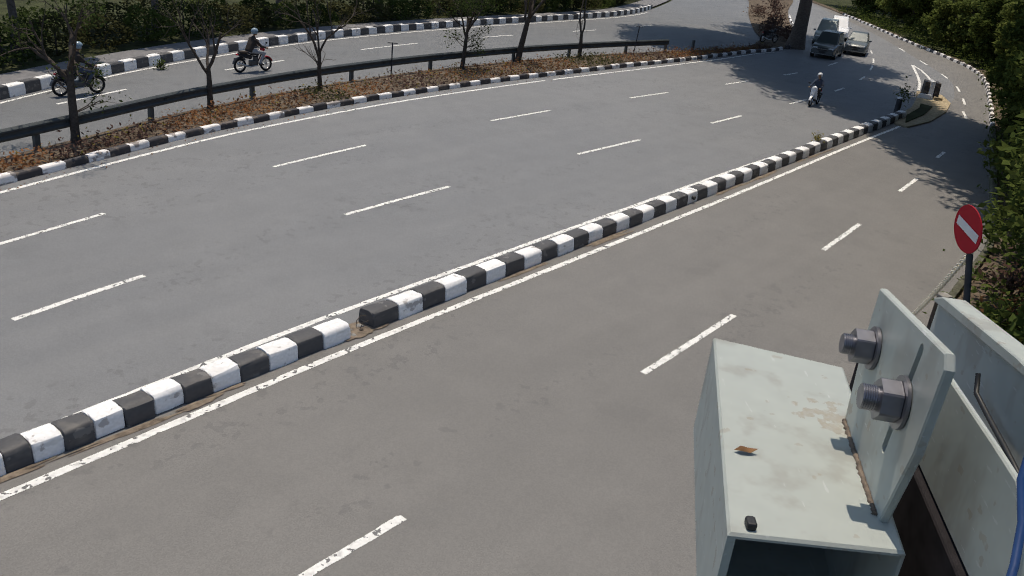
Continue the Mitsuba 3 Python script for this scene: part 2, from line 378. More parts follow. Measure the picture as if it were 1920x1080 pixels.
# ---------------------------------------------------------------- the setting
g = trimesh.creation.box((1400, 1400, 0.4)); g.apply_translation((60, 300, -0.235))
add('ground', g, 'm_grass', kind='structure')
MID = Curve([(u, float(FRONT.v(u)) - 0.2) for u in np.arange(-14, 45, 3)] + [(46, -11.2), (51, -10.9), (60, -12.55), (75, -19.5), (100, -33.5), (130, -52.5)])
add('main_carriageway', sheet(A, MID, 0.0, -14, 128, lo=-0.75), 'm_asphalt', kind='structure')
add('ramp', sheet(MID, RK, 0.0, -14, 128, ro=0.3), 'm_asphalt_ramp', kind='structure')
add('opposite_carriageway', sheet(FARK, RAIL, 0.0, -14, 128, ro=0.25), 'm_asphalt_far', kind='structure')
add('median_bed', sheet(RAIL, KERB, 0.055, -13, 127, lo=-0.05, ro=-0.18, step=0.5, across=8), 'm_soil', kind='structure')
SIDE = Curve([(u, FARK.v(u) - 2.6) for u in np.arange(-12, 130, 6)])
add('sidewalk', sheet(SIDE, FARK, 0.10, -13, 127, ro=-0.2), 'm_paving', kind='structure')
VERGE = Curve([(u, RK.v(u) + 1.3) for u in np.arange(-12, 130, 6)])
add('verge', sheet(RK, VERGE, 0.06, -13, 127, lo=0.12), 'm_soil', kind='structure')

# painted markings, each its own piece of the road
Z = 0.005
def line(road, name, cv, u0, u1, w, gaps=()):
    cuts = [u0] + [x for g_ in gaps for x in g_] + [u1]
    for a, b in zip(cuts[::2], cuts[1::2]):
        add(name, ribbon(cv, a, b, w, Z), 'm_line', road)
line('main_carriageway', 'edge_line', A, -13, 60.5, 0.13, [(33.7, 34.4)])
line('main_carriageway', 'edge_line', B, -13, 41.5, 0.13)
line('ramp', 'edge_line', C, -13, 42.3, 0.14)
for a, b in ((-2.4, 0.6), (6.1, 9.01), (14.42, 18.28), (24.74, 28.54), (34.45, 37.73), (43.42, 46.08), (50.8, 52.9), (59, 61.5)):
    add('lane_dash', ribbon(R1, a, b, 0.115, Z), 'm_line', 'main_carriageway')
for a, b in ((-2.5, 0.3), (5.31, 7.92), (13.47, 17.41), (23.83, 27.81), (33.42, 36.36), (41.9, 44.07), (48.72, 50.63), (55.07, 57.07), (60.74, 63.45), (65.06, 67.76), (71, 73), (76.5, 78.5)):
    add('lane_dash', ribbon(R2, a, b, 0.125, Z), 'm_line', 'main_carriageway')
for a, b in ((-2, 0.9), (3.7, 6.53), (12.35, 16.07), (21.93, 25.19), (30.23, 32.72), (37.2, 38.72), (48.71, 50.85), (53.52, 55.7), (58.47, 60.73), (64, 66), (70, 72), (77, 79)):
    add('lane_dash', ribbon(R3, a, b, 0.13, Z), 'm_line', 'ramp')
for a, b in ((5, 8), (12.75, 15.76), (21.0, 24.77), (30.42, 35.18), (41.36, 44.45), (51.23, 54.18), (60, 63)):
    add('lane_dash', ribbon(OPPD, a, b, 0.12, Z), 'm_line', 'opposite_carriageway')
line('opposite_carriageway', 'edge_line', OPPE, -13, 72, 0.12)
# gore nose outline
def gline(pts, w=0.16):
    p = np.array(pts, float)
    t = np.gradient(p, axis=0); t /= np.linalg.norm(t, axis=1, keepdims=True)
    n = np.stack([t[:, 1], -t[:, 0]], -1) * w / 2
    v = np.concatenate([np.stack([p - n, p + n], 1).reshape(-1, 2), np.full((2 * len(p), 1), Z + 0.002)], 1)
    i = np.arange(len(p) - 1) * 2
    return trimesh.Trimesh(v, np.concatenate([np.stack([i, i + 1, i + 3], -1), np.stack([i, i + 3, i + 2], -1)]), process=False)
add('gore_line', gline([(26.94, 64.94), (26.3, 62.9), (25.4, 60.1), (24.5, 57.4), (23.7, 55.2), (22.6, 52.6)]), 'm_line', 'ramp')
add('gore_line', gline([(26.98, 64.9), (26.6, 62.4), (25.9, 59.5), (25.0, 56.5), (24.1, 53.9), (23.2, 51.6)]), 'm_line', 'ramp')

# ---------------------------------------------------------------- kerbs and dividers
PD = np.array([(0.0, 0.0), (-0.010, 0.12), (-0.022, 0.225), (-0.042, 0.268), (-0.080, 0.290), (-0.16, 0.302), (-0.28, 0.302), (-0.36, 0.290), (-0.398, 0.268), (-0.42, 0.225), (-0.43, 0.12), (-0.44, 0.0)])
d1 = thing('concrete_divider', 'near run of black and white divider blocks at lower left, ending in rubble', 'road divider')
b1 = [-3.1, -2.65, -2.2, -1.75, -1.3, -0.85, -0.4, 0.05, 0.5, 0.95, 1.4, 1.8, 2.2, 2.6, 3.02, 3.44, 3.79, 4.19, 4.61, 5.05, 5.5, 5.98, 6.46, 6.97, 7.52, 8.10, 8.66, 9.26]
for i in range(len(b1) - 1):
    white = (len(b1) - 2 - i) % 2 == 0
    add('block', stone(FRONT, b1[i], b1[i + 1], PD, off=rng.normal(0, 0.012), jit=0.009), 'm_white' if white else 'm_black', d1, smooth=28)
d2 = thing('concrete_divider', 'long run of black and white divider blocks curving away between the two roads', 'road divider')
us = FRONT.walk(9.82, 45.3, 0.65)
for i in range(len(us) - 1):
    add('block', stone(FRONT, us[i], us[i + 1], PD * [1, 1.08], jit=0.009), 'm_black' if i % 2 == 0 else 'm_white', d2, smooth=28)
add('drain_pipe', trimesh.creation.cylinder(0.06, 0.12, sections=16, transform=trimesh.transformations.translation_matrix(np.append(FRONT.p(us[19] + .3, 0.0)[0], 0.16)) @ trimesh.transformations.rotation_matrix(math.pi / 2, (0.6, 0.8, 0))), 'm_black_plastic', d2)
# soil and dust between divider and edge line
def blotch(c, rx, ry, rot, z, n=40, seed=0):
    r = np.random.default_rng(seed)
    a = np.linspace(0, 2 * np.pi, n, endpoint=False)
    k = 1 + 0.22 * np.sin(3 * a + r.uniform(0, 6)) + 0.15 * np.sin(5 * a + r.uniform(0, 6)) + r.normal(0, 0.06, n)
    x, y = rx * k * np.cos(a), ry * k * np.sin(a)
    X = c[0] + x * math.cos(rot) - y * math.sin(rot); Y = c[1] + x * math.sin(rot) + y * math.cos(rot)
    v = np.vstack([np.stack([X, Y, np.full(n, z)], -1), [[c[0], c[1], z + 0.012]]])
    f = [[i, (i + 1) % n, n] for i in range(n)]
    return trimesh.Trimesh(v, f, process=False)
dm = []
for k in range(26):
    u = rng.uniform(2.5, 34)
    if 9.0 < u < 10.1:
        continue
    dm.append(blotch(FRONT.p(u, rng.uniform(0.03, 0.16))[0], rng.uniform(0.25, 0.9), rng.uniform(0.03, 0.075), math.atan2(.8, .6), 0.006 + 0.0004 * k, seed=k))
dm.append(blotch(FRONT.p(9.55, -0.14)[0], 0.5, 0.26, math.atan2(.8, .6), 0.02, seed=99))
add('roadside_dust', dm, 'm_dust', kind='stuff', label='brown dust and grit lying along the foot of the divider', category='dust')

def chunk(c, s, seed):
    r = np.random.default_rng(seed)
    m = trimesh.creation.icosphere(1, 1.0)
    m.vertices *= (1 + r.normal(0, 0.16, (len(m.vertices), 1))) * np.array([s, s * r.uniform(.6, 1), s * r.uniform(.4, .7)])
    m.apply_translation(np.append(c, s * 0.35))
    return m
for k, (du, dv, s, mm, lb) in enumerate([(9.36, -0.05, 0.06, 'm_concrete', 'fist sized concrete lump in the divider gap, nearest the white block'), (9.46, -0.22, 0.045, 'm_concrete', 'small concrete lump in the middle of the divider gap'), (9.6, -0.1, 0.055, 'm_brown_post', 'reddish brown lump of broken brick in the divider gap'), (9.68, -0.24, 0.07, 'm_concrete', 'broken concrete lump leaning at the black end block of the divider')]):
    add('rubble', chunk(FRONT.p(du, dv)[0], s, k), mm, label=lb, category='rubble')
q = FRONT.p(9.80, -0.2)[0]
add('reinforcing_bar', [tube([(q[0], q[1], .22), (q[0] - .08, q[1] - .07, .24), (q[0] - .14, q[1] - .16, .17), (q[0] - .13, q[1] - .22, .06)], 0.008, 6), tube([(q[0] + .06, q[1] - .05, .14), (q[0] - .03, q[1] - .13, .13), (q[0] - .06, q[1] - .2, .03)], 0.008, 6)], 'm_brown_post', label='bent rusty reinforcing bars sticking out of the broken divider end', category='steel bar')

PK = np.array([(0.0, 0.0), (-0.01, 0.14), (-0.035, 0.19), (-0.07, 0.2), (-0.17, 0.2), (-0.18, 0.0)])
PK = PK * [1.15, 1.05]
mk = thing('median_kerb', 'low weathered black and white kerb along the planted median', 'kerb')
us = KERB.walk(-12, 63.4, 0.72)
for i in range(len(us) - 1):
    add('kerb_stone', stone(KERB, us[i], us[i + 1], PK * [1, rng.uniform(0.85, 1.05)], off=-0.02), 'm_white_dirty' if i % 2 else 'm_black_dirty', mk, smooth=40)
PF = np.array([(0.0, 0.0), (-0.02, 0.33), (-0.06, 0.38), (-0.3, 0.38), (-0.32, 0.0)])
fk = thing('roadside_kerb', 'tall black and white kerb wall along the far edge of the opposite road', 'kerb')
us = FARK.walk(-10, 76, 0.75)
for i in range(len(us) - 1):
    add('kerb_stone', stone(FARK, us[i], us[i + 1], PF * [1, rng.uniform(0.94, 1.04)]), 'm_white' if i % 2 else 'm_black', fk, smooth=40)
rk = thing('ramp_kerb', 'small kerb at the foot of the trees on the right, painted black and white along its far end', 'kerb')
us = RK.walk(20, 108, 0.8)
for i in range(len(us) - 1):
    add('kerb_stone', stone(RK, us[i], us[i + 1], PK * [-1, 0.95] + [0.0, 0], off=0.06), 'm_kerb_mossy' if us[i] < 46 else ('m_white_dirty' if i % 2 else 'm_black_dirty'), rk, smooth=40)
# curved white nose kerb at the end of the median
nk = thing('median_nose_kerb', 'white curved kerb rounding the far tip of the planted median', 'kerb')
us = KERB.walk(63.8, 92, 0.8)
for i in range(len(us) - 1):
    add('kerb_stone', stone(KERB, us[i], us[i + 1], PK * [1.2, 1.1]), 'm_white' if i % 4 else 'm_black_dirty', nk, smooth=40)

# gore island: sand, grass, striped nose block
isl = Polygon([(22.2, 51.6), (23.3, 51.2), (22.7, 48.6), (21.2, 45.6), (19.0, 42.2), (17.2, 40.2), (16.9, 40.6), (17.9, 42.9), (19.6, 45.6), (21.0, 48.6)])
def extr(poly, h, z=0.0):
    m = trimesh.creation.extrude_polygon(poly, h)
    m.apply_translation((0, 0, z))
    return m
add('island_sand', extr(isl.buffer(0.1), 0.09, -0.02), 'm_sand', kind='structure')
add('island_turf', extr(Polygon([(17.4, 40.9), (18.2, 42.9), (19.9, 45.6), (20.5, 47.0), (20.9, 46.4), (19.4, 43.7)]), 0.05, 0.06), 'm_grass', kind='structure')
gn = thing('gore_nose_block', 'squat black and white striped block at the point where the roads part', 'traffic island')
o, hd = np.array([22.1, 49.9]), math.atan2(0.93, 0.36)
def facet(pts, z0, z1, tp):
    p = np.array(pts, float); c = p.mean(0); t = c + (p - c) * tp
    n = len(p)
    v = np.vstack([np.c_[p, np.full(n, z0)], np.c_[t, np.full(n, z1)]])
    f = [[i, (i + 1) % n, n + (i + 1) % n] for i in range(n)] + [[i, n + (i + 1) % n, n + i] for i in range(n)] + [[n, n + i, n + i + 1] for i in range(1, n - 1)] + [[0, i + 1, i] for i in range(1, n - 1)]
    m = trimesh.Trimesh(v, f, process=False); m.fix_normals(); return m
for k, (a0, a1, mm) in enumerate([(-0.44, -0.16, 'm_black_dirty'), (-0.15, 0.11, 'm_white'), (0.12, 0.42, 'm_black_dirty')]):
    add('stripe', place(facet([(a0, -0.5), (a1, -0.5), (a1 * .9, 0.6), (a0 * .9, 0.6)], 0.0, 0.92 - 0.05 * abs(k - 1), 0.86), (o[0], o[1], 0.05), -0.25), mm, gn)
add('footing', place(facet([(-0.75, -0.85), (0.1, -0.95), (0.1, -0.6), (-0.6, -0.55)], 0, 0.24, 0.8), (o[0], o[1], 0.05), -0.25), 'm_white', gn)
add('footing', place(facet([(0.12, -0.95), (0.62, -0.85), (0.56, -0.5), (0.14, -0.6)], 0, 0.16, 0.85), (o[0], o[1], 0.05), -0.25), 'm_sand', gn)

# ---------------------------------------------------------------- guard rail
gr = thing('guard_rail', 'dark grey steel guard rail on posts along the back of the median', 'guard rail')
WB = np.array([(0.03, -0.155), (-0.01, -0.13), (-0.045, -0.10), (-0.045, -0.06), (0.0, -0.03), (0.0, 0.03), (-0.045, 0.06), (-0.045, 0.10), (-0.01, 0.13), (0.03, 0.155),
               (0.034, 0.152), (-0.004, 0.125), (-0.040, 0.096), (-0.040, 0.064), (0.005, 0.033), (0.005, -0.033), (-0.040, -0.064), (-0.040, -0.096), (-0.004, -0.125), (0.034, -0.152)])
us = RAIL.walk(-8, 53.4, 4.0)
for a, b in zip(us[:-1], us[1:]):
    path = []
    for u in np.linspace(a, b + 0.08, 6):
        t = RAIL.tangent(u)
        path.append((np.append(RAIL.p(u, 0.09)[0], 0.64), np.array([t[1], -t[0], 0]), np.array([0, 0, 1.0]), 1.0))
    add('beam', sweep(path, WB * [-1, 1.12]), 'm_rail', gr, smooth=35)
for u in [-6, -1, 4.0, 10.0, 14.17, 18.87, 24.48, 29.77, 36.2, 40.98, 46.3, 50.27, 53.2]:
    p = RAIL.p(u, -0.03)[0]
    t = RAIL.tangent(u)
    rz = math.atan2(t[1], t[0])
    add('post', place(rbox((0.17, 0.12, 0.80), (0, 0, 0.30), 0.012), (p[0], p[1], 0), rz), 'm_rail_post', gr)

# ---------------------------------------------------------------- trees
def limb(p0, d0, length, r0, r1, bend=0.25, n=6, r=rng):
    pts, d = [np.array(p0, float)], np.array(d0, float) / np.linalg.norm(d0)
    for i in range(n):
        d = d + r.normal(0, bend / n * 1.6, 3); d /= np.linalg.norm(d)
        pts.append(pts[-1] + d * length / n)
    return np.array(pts), np.linspace(r0, r1, n + 1)

def bare_tree(loc, h, r0, lean, fork, spread, nlimb, seed, label, tuft=0, tuft_mat='m_leaf_olive', low_twigs=0):
    r = np.random.default_rng(seed)
    key = thing('median_tree', label, 'tree')
    base = np.array([loc[0], loc[1], 0.0])
    tp, tr = limb(base + [0, 0, -0.05], [lean[0], lean[1], 1], fork, r0 * 1.15, r0 * 0.8, 0.12, 7, r)
    tr[0] *= 1.25
    add('trunk', tube(tp, tr, 9), 'm_bark', key, smooth=60)
    br, tips = [], []
    def grow(p, d, L, rad, depth):
        q, qr = limb(p, d, L, rad, rad * 0.55, 0.35, 5, r)
        br.append(tube(q, qr, 6 if depth < 2 else 5))
        tips.append((q[-1], depth))
        if depth >= 3 or rad < 0.007:
            return
        for k in range(r.integers(2, 4)):
            t = r.integers(2, 6)
            nd = (q[min(t, 5)] - q[min(t, 5) - 1]); nd /= np.linalg.norm(nd)
            nd = nd + r.normal(0, 0.55, 3); nd[2] += 0.25
            grow(q[min(t, 5)], nd, L * r.uniform(0.55, 0.8), qr[min(t, 5)] * 0.72, depth + 1)
    for k in range(nlimb):
        a = k * 2 * math.pi / nlimb + r.uniform(-0.4, 0.4)
        mid = k % 3 == 2 and nlimb > 2
        st = tp[-1] if not mid else tp[-2]
        grow(st - [0, 0, 0.03], [math.cos(a) * spread, math.sin(a) * spread, 1], (h - fork) * 0.5, r0 * r.uniform(0.5, 0.68), 0)
    for k in range(low_twigs):
        p = tp[r.integers(3, 6)]
        a = r.uniform(0, 6.28)
        grow(p, [math.cos(a), math.sin(a), 0.6], 0.8, 0.02, 2)
    add('branches', br, 'm_bark', key, smooth=60)
    if tuft:
        c = []
        for p, d in tips:
            if d >= 1 and r.random() < 0.7:
                c.append(p + r.normal(0, 0.16, (tuft, 3)))
        add('crown', leaves(np.concatenate(c), 0.11, r=r), tuft_mat, key)
    return key
bare_tree((-12.65, 23.38), 4.6, 0.115, (0.0, 0), 2.1, 0.6, 3, 11, 'leafy-stemmed dark tree nearest the left edge of the median', tuft=14, tuft_mat='m_leaf_dark', low_twigs=3)
bare_tree((-10.91, 29.04), 4.4, 0.095, (0.0, 0), 1.45, 0.75, 3, 5, 'bare tree forking in a wide V behind the rail, second from the left')
bare_tree((-8.43, 34.16), 4.8, 0.085, (0.02, 0), 1.5, 0.4, 3, 8, 'slender bare tree with upright twigs, third from the left', low_twigs=4)
bare_tree((-3.58, 42.35), 4.6, 0.10, (0.02, 0), 1.8, 0.55, 4, 21, 'tree with a dark round clump of leaves low on its stem, fourth from the left', tuft=26, tuft_mat='m_leaf_dark', low_twigs=6)
bare_tree((-1.03, 46.12), 6.0, 0.15, (0.05, 0), 2.4, 0.6, 4, 13, 'thickest median tree, forked with trailing olive foliage, fifth from the left', tuft=10)
bare_tree((2.3, 50.01), 5.2, 0.11, (0.02, 0), 1.4, 0.35, 2, 17, 'forked dark tree with two close stems, farthest of the median trees', tuft=3)
for k, (x, y, h, dx, lb) in enumerate([(-6.33, 38.34, 1.5, 0.0, 'thin dark pole in the median between the third and fourth trees'), (5.68, 53.52, 1.75, 0.12, 'thin leaning pole with a short crossbar near the far end of the rail')]):
    pk = thing('thin_pole', lb, 'pole')
    add('shaft', tube([(x, y, 0), (x + dx * .5, y, h / 2), (x + dx, y, h)], 0.03, 8), 'm_dark_post', pk)
    add('crossbar', tube([(x + dx - 0.22, y, h - 0.03), (x + dx + 0.22, y + .05, h - 0.03)], 0.02, 6), 'm_dark_post', pk)

def big_tree(name, loc, trunk_h, r0, crown_c, crown_r, n_clumps, per, leaf, label, mat_='m_leaf', seed=0, group=None, lean=(0, 0), low=-0.7, lobes=(), bark='m_bark_brown', category='tree', clump_r=0.22):
    """tapered trunk, limbs out to the clumps, leaf clumps through the outer crown"""
    r = np.random.default_rng(seed)
    key = thing(name, label, category, group)
    base = np.array([loc[0], loc[1], 0.0])
    cc, cr = np.array(crown_c, float), np.array(crown_r, float)
    top = np.array([loc[0] + lean[0], loc[1] + lean[1], trunk_h])
    t = np.linspace(0, 1, 8)[:, None]
    tp = base + (top - base) * t + np.c_[0.06 * np.sin(5 * t), 0.06 * np.cos(4 * t) - 0.06, 0 * t]
    tr = np.linspace(r0, r0 * 0.62, 8); tr[0] *= 1.4; tr[1] *= 1.1
    add('trunk', tube(tp, tr, 10), bark, key, smooth=60)
    d = r.normal(0, 1, (n_clumps * 3, 3)); d /= np.linalg.norm(d, axis=1, keepdims=True)
    d = d[d[:, 2] > low][:n_clumps]
    rad = r.uniform(0.45, 1.0, (len(d), 1)) ** 0.6
    cen = cc + d * rad * cr * r.uniform(0.85, 1.08, (len(d), 1))
    for lc, lr, ln in lobes:
        d = r.normal(0, 1, (ln * 3, 3)); d /= np.linalg.norm(d, axis=1, keepdims=True)
        d = d[d[:, 2] > low][:ln]
        cen = np.vstack([cen, np.array(lc) + d * r.uniform(0.2, 1.0, (len(d), 1)) ** 0.6 * np.array(lr)])
    r.shuffle(cen)
    lim = []
    for c in cen[: max(6, n_clumps // 3)]:
        m = top * 0.5 + c * 0.5 + [0, 0, -0.1 * np.linalg.norm(c - top)]
        q = np.array([top, top * .6 + m * .4, m, (m + c) / 2, c])
        lim.append(tube(q, np.linspace(r0 * 0.42, 0.02, 5), 6))
    add('limbs', lim, bark, key, smooth=60)
    pts = []
    for c in cen:
        s = clump_r * cr.mean() * r.uniform(0.6, 1.25)
        e = r.normal(0, 1, (per, 3)); e /= np.linalg.norm(e, axis=1, keepdims=True)
        pts.append(c + e * (r.uniform(0, 1, (per, 1)) ** 0.45) * s * [1.15, 1.15, 0.7])
    pts = np.concatenate(pts)
    pts = pts[pts[:, 2] > 0.12]
    add('crown', leaves(pts, leaf, r=r), mat_, key)
    return key

# shade tree on the median tip: trunk in view, wide crown above the picture
big_tree('shade_tree', (19.05, 67.45), 6.5, 0.55, (11.6, 67.5, 10.5), (6.0, 9.0, 2.4), 190, 240, 0.42, 'brown trunk of a tall shade tree on the far tip of the median', seed=3, lean=(-0.4, -1.5), low=-0.5, clump_r=0.28, lobes=[((15.9, 53.8, 10.0), (4.4, 9.8, 2.0), 230), ((19.3, 63.5, 10.2), (3.2, 4.5, 1.8), 70), ((18.6, 77.0, 10.4), (3.6, 9.0, 2.0), 130)])
big_tree('shade_tree', (25.6, 41.0), 6.5, 0.38, (18.2, 41.0, 10.5), (3.8, 8.6, 2.2), 220, 230, 0.40, 'tall verge tree whose branches overhang the ramp beyond the sign', seed=4, lean=(-1.2, 0.8), low=-0.5, clump_r=0.30, lobes=[((17.4, 29.5, 12.0), (3.6, 8.5, 2.0), 210)])

# woodland along the right
for k, (u, off, h, w, mm) in enumerate([(17, 3.7, 8, 3.0, 'm_leaf'), (21.5, 3.3, 9, 3.0, 'm_leaf'), (26, 2.6, 10, 2.9, 'm_leaf'), (30.5, 2.2, 9, 2.7, 'm_leaf'), (35, 2.2, 10, 2.8, 'm_leaf'), (40, 2.1, 9, 2.8, 'm_leaf'), (45, 2.2, 9, 3.0, 'm_leaf'), (50.5, 2.8, 8, 2.8, 'm_leaf'),
        (56, 3.2, 8, 3.2, 'm_leaf'), (62, 3.4, 6.5, 3.3, 'm_leaf_bright'), (68, 3.2, 6, 3.2, 'm_leaf_bright'), (74.5, 3.4, 6, 3.4, 'm_leaf'), (81, 3.4, 5.5, 3.6, 'm_leaf_bright'), (89, 4.0, 9, 3.8, 'm_leaf'), (98, 4.4, 9, 4.2, 'm_leaf_bright'), (108, 5, 10, 4.8, 'm_leaf'),
        (26, 7.5, 10, 3.6, 'm_leaf'), (34, 8, 11, 4, 'm_leaf'), (42, 8.5, 11, 4, 'm_leaf'), (50, 9, 11, 4.2, 'm_leaf'), (59, 9.5, 11, 4.5, 'm_leaf'), (69, 10, 11, 4.8, 'm_leaf'), (80, 11, 11, 5, 'm_leaf'), (92, 12, 12, 5.5, 'm_leaf'), (106, 14, 12, 6.5, 'm_leaf'), (120, 8, 12, 6.5, 'm_leaf')]):
    p = RK.p(u, off)[0]
    big_tree('woodland_tree', p, h * 0.42, 0.2, (p[0], p[1], h * 0.5), (w, w, h * 0.5), 90, 210, 0.22 + 0.0016 * u, 'leafy green tree in the dense woodland along the right edge', mm, seed=100 + k, group='woodland trees beside the ramp', low=-0.97, clump_r=0.21)
# undergrowth along the verge
pts = []
for u in np.arange(19, 112, 0.28):
    for _ in range(3 if u < 50 else 2):
        p = RK.p(u, rng.uniform(0.45, 4.0))[0]
        n = 26
        pts.append(np.c_[p[0] + rng.normal(0, 0.35, n), p[1] + rng.normal(0, 0.35, n), np.abs(rng.normal(0.25, 0.4, n))])
add('undergrowth', leaves(np.concatenate(pts), 0.19), 'm_leaf', kind='stuff', label='green undergrowth at the foot of the woodland on the right', category='undergrowth')

# dry bushes on the far tip of the median
for k, (x, y, h) in enumerate([(19.6, 71.2, 0.9), (20.4, 75.5, 1.0), (18.6, 73.5, 1.1), (20.6, 81.0, 1.2), (22.0, 86.0, 1.1), (19.4, 78.0, 1.0), (24.0, 95.0, 1.4), (21.5, 91.5, 1.2), (26.5, 106.0, 1.5)]):
    pk = thing('dry_bush', 'dry brown bush in the shade behind the trunk on the far median tip', 'bush', 'dry bushes on the far median tip')
    c = np.array([x, y, h * .5]) + rng.normal(0, 1, (300, 3)) * [.45, .6, h * .22]
    add('leaves', leaves(c[c[:, 2] > .05], 0.22), 'm_leaf_mauve', pk)
    add('stems', [tube([(x, y, 0), (x + rng.normal(0, .25), y + rng.normal(0, .25), h * .9)], 0.015, 5) for _ in range(5)], 'm_bark', pk)

# groundcover in the median and at the sign
def cover(name, lst, mm, size, label, hgt=0.2):
    add(name, leaves(np.concatenate(lst), size, up=0.8), mm, kind='stuff', label=label, category='groundcover')
g1, g2, g3, g4 = [], [], [], []
for u in np.arange(-4, 62, 0.085):
    a, b = RAIL.p(u, 0.45)[0], KERB.p(u, -0.24)[0]
    n = 16
    t = rng.uniform(0, 1, (n, 1))
    q = a + (b - a) * t + rng.normal(0, 0.05, (n, 2))
    hh = 0.07 + np.abs(rng.normal(0.09, 0.14, n))
    q3 = np.c_[q, hh]
    zone = math.sin(u * 0.9) + 0.8 * math.sin(u * 0.37 + 1) + rng.normal(0, 0.5)
    if 38.6 < u < 42.6 or 20.5 < u < 22.0 or 6.5 < u < 7.6:
        q3[:, 2] += 0.05
        g4.append(q3)
    else:
        if rng.random() < 0.12:                       # bare patch
            q3 = q3[:4]
        (g1 if zone > -0.3 else g2).append(q3)
    if rng.random() < (0.95 if 27 < u < 36 else 0.4):
        m = rng.integers(1, 5)
        g3.append(np.c_[q[:m] + rng.normal(0, .04, (m, 2)), hh[:m] + 0.1])
cover('rust_groundcover', g1, 'm_leaf_rust', 0.13, 'rust brown low groundcover filling most of the median bed')
cover('mauve_groundcover', g2, 'm_leaf_mauve', 0.13, 'dull mauve brown groundcover patches in the median bed')
cover('yellow_groundcover', g3, 'm_leaf_yellow', 0.11, 'scattered yellow green sprigs in the median bed')
cover('green_groundcover', g4, 'm_leaf_olive', 0.14, 'olive green clumps breaking the brown groundcover of the median bed')
lt = []
for u in np.arange(-4, 60, 0.16):
    lt.append(np.r_[KERB.p(u, 0.05 + abs(rng.normal(0, 0.28)))[0], 0.012])
add('leaf_litter', leaves(np.array(lt), 0.075, up=4.0), 'm_leaf_rust', kind='stuff', label='dry leaves scattered on the road along the median kerb', category='leaf litter')
# a few green tufts near the far kerb
for k, (x, y, s, lb) in enumerate([(-15.9, 31.2, 0.5, 'small green bush growing beside the tall far kerb near the left edge'), (-14.95, 34.6, 0.35, 'small green weed at the foot of the tall far kerb right of the bush')]):
    pk = thing('roadside_bush', lb, 'bush')
    c = np.array([x, y, s * .5]) + rng.normal(0, 1, (160, 3)) * np.array([.2, .2, .22]) * s * 1.4
    add('leaves', leaves(c, 0.12), 'm_leaf', pk)
    add('stems', [tube([(x, y, 0), (x + rng.normal(0, .1), y + rng.normal(0, .1), s * .8)], 0.012, 5) for _ in range(4)], 'm_bark', pk)

# sidewalk side: hedge shrubs and trees beyond the far kerb
hs = 0
for u, off in [(u, -3.7 - rng.uniform(0, .5)) for u in np.arange(2, 84, 2.3)] + [(u, -6.6 - rng.uniform(0, .8)) for u in np.arange(1, 88, 3.2)]:
    p = FARK.p(u, off)[0]
    pk = thing('hedge_shrub', 'dense olive green shrub in the hedge behind the far sidewalk', 'shrub', 'hedge shrubs behind the far sidewalk')
    w, h = rng.uniform(1.2, 1.7), rng.uniform(1.0, 1.7)
    n = 1100
    e = rng.normal(0, 1, (n, 3)); e /= np.linalg.norm(e, axis=1, keepdims=True)
    c = np.array([p[0], p[1], h * 0.5]) + e * rng.uniform(0.5, 1, (n, 1)) ** 0.5 * [w, w, h * 0.55] * (1 + 0.18 * np.sin(5 * e[:, :1] + hs))
    hs += 1
    add('leaves', leaves(c[c[:, 2] > 0.05], 0.19), ['m_leaf_olive', 'm_leaf_olive', 'm_leaf', 'm_leaf_dark'][hs % 4], pk)
    add('stem', tube([(p[0], p[1], 0), (p[0], p[1], h * .6)], 0.04, 6), 'm_bark', pk)
for k, (u, off, h, w, mm) in enumerate([(3, -5.2, 8, 3.4, 'm_leaf_olive'), (10, -5.6, 9, 3.6, 'm_leaf_olive'), (17.5, -5.2, 8.5, 3.4, 'm_leaf_dark'), (25, -5.6, 9, 3.6, 'm_leaf_olive'), (33, -5.4, 8.5, 3.6, 'm_leaf_olive'), (42, -5.8, 9, 3.8, 'm_leaf_olive'), (52, -5.6, 9, 4, 'm_leaf_olive'), (63, -6, 9, 4, 'm_leaf_dark'), (76, -6.5, 9, 4.4, 'm_leaf_olive')]):
    p = FARK.p(u, off)[0]
    big_tree('roadside_tree', p, h * 0.5, 0.18, (p[0], p[1], h * 0.72), (w, w, h * 0.26), 75, 200, 0.30, 'olive green tree standing in the hedge of the far sidewalk', mm, seed=300 + k, group='trees behind the far sidewalk', low=-0.8)
# ---------------------------------------------------------------- sign, chain, posts
def frame_mesh(m, o, x, y, z):
    M = np.eye(4)
    M[:3, 0], M[:3, 1], M[:3, 2], M[:3, 3] = x, y, z, o
    m = m.copy(); m.apply_transform(M)
    return m
S0 = np.array([7.50, 14.03, 3.16])
up = np.array([-0.16, 0.18, 0.97]); up /= np.linalg.norm(up)
hx = np.array([math.cos(math.radians(276)), math.sin(math.radians(276)), 0]); hx -= up * (hx @ up); hx /= np.linalg.norm(hx)
nz = np.cross(hx, up)
sg = thing('no_entry_sign', 'round red no entry sign with a white bar on a leaning dark post', 'traffic sign')
BAR = math.radians(-24)
def disc(r, t, o):
    c = m3.CrossSection.circle(r, 48)
    return man2tri(m3.Manifold.extrude(c, t).translate((0, 0, o)))
add('disc', frame_mesh(disc(0.40, 0.012, 0.0), S0, hx, up, nz), 'm_red', sg)
add('bar', frame_mesh(trimesh.creation.box((0.66, 0.16, 0.006), trimesh.transformations.translation_matrix((0, 0, 0.0155)) @ trimesh.transformations.rotation_matrix(BAR, (0, 0, 1))), S0, hx, up, nz), 'm_sign_white', sg)
ringm = man2tri(m3.Manifold.extrude(m3.CrossSection.circle(0.41, 48) - m3.CrossSection.circle(0.392, 48), 0.018).translate((0, 0, -0.003)))
add('rim', frame_mesh(ringm, S0, hx, up, nz), 'm_red', sg)
pb = S0 - up * (S0[2] / up[2])
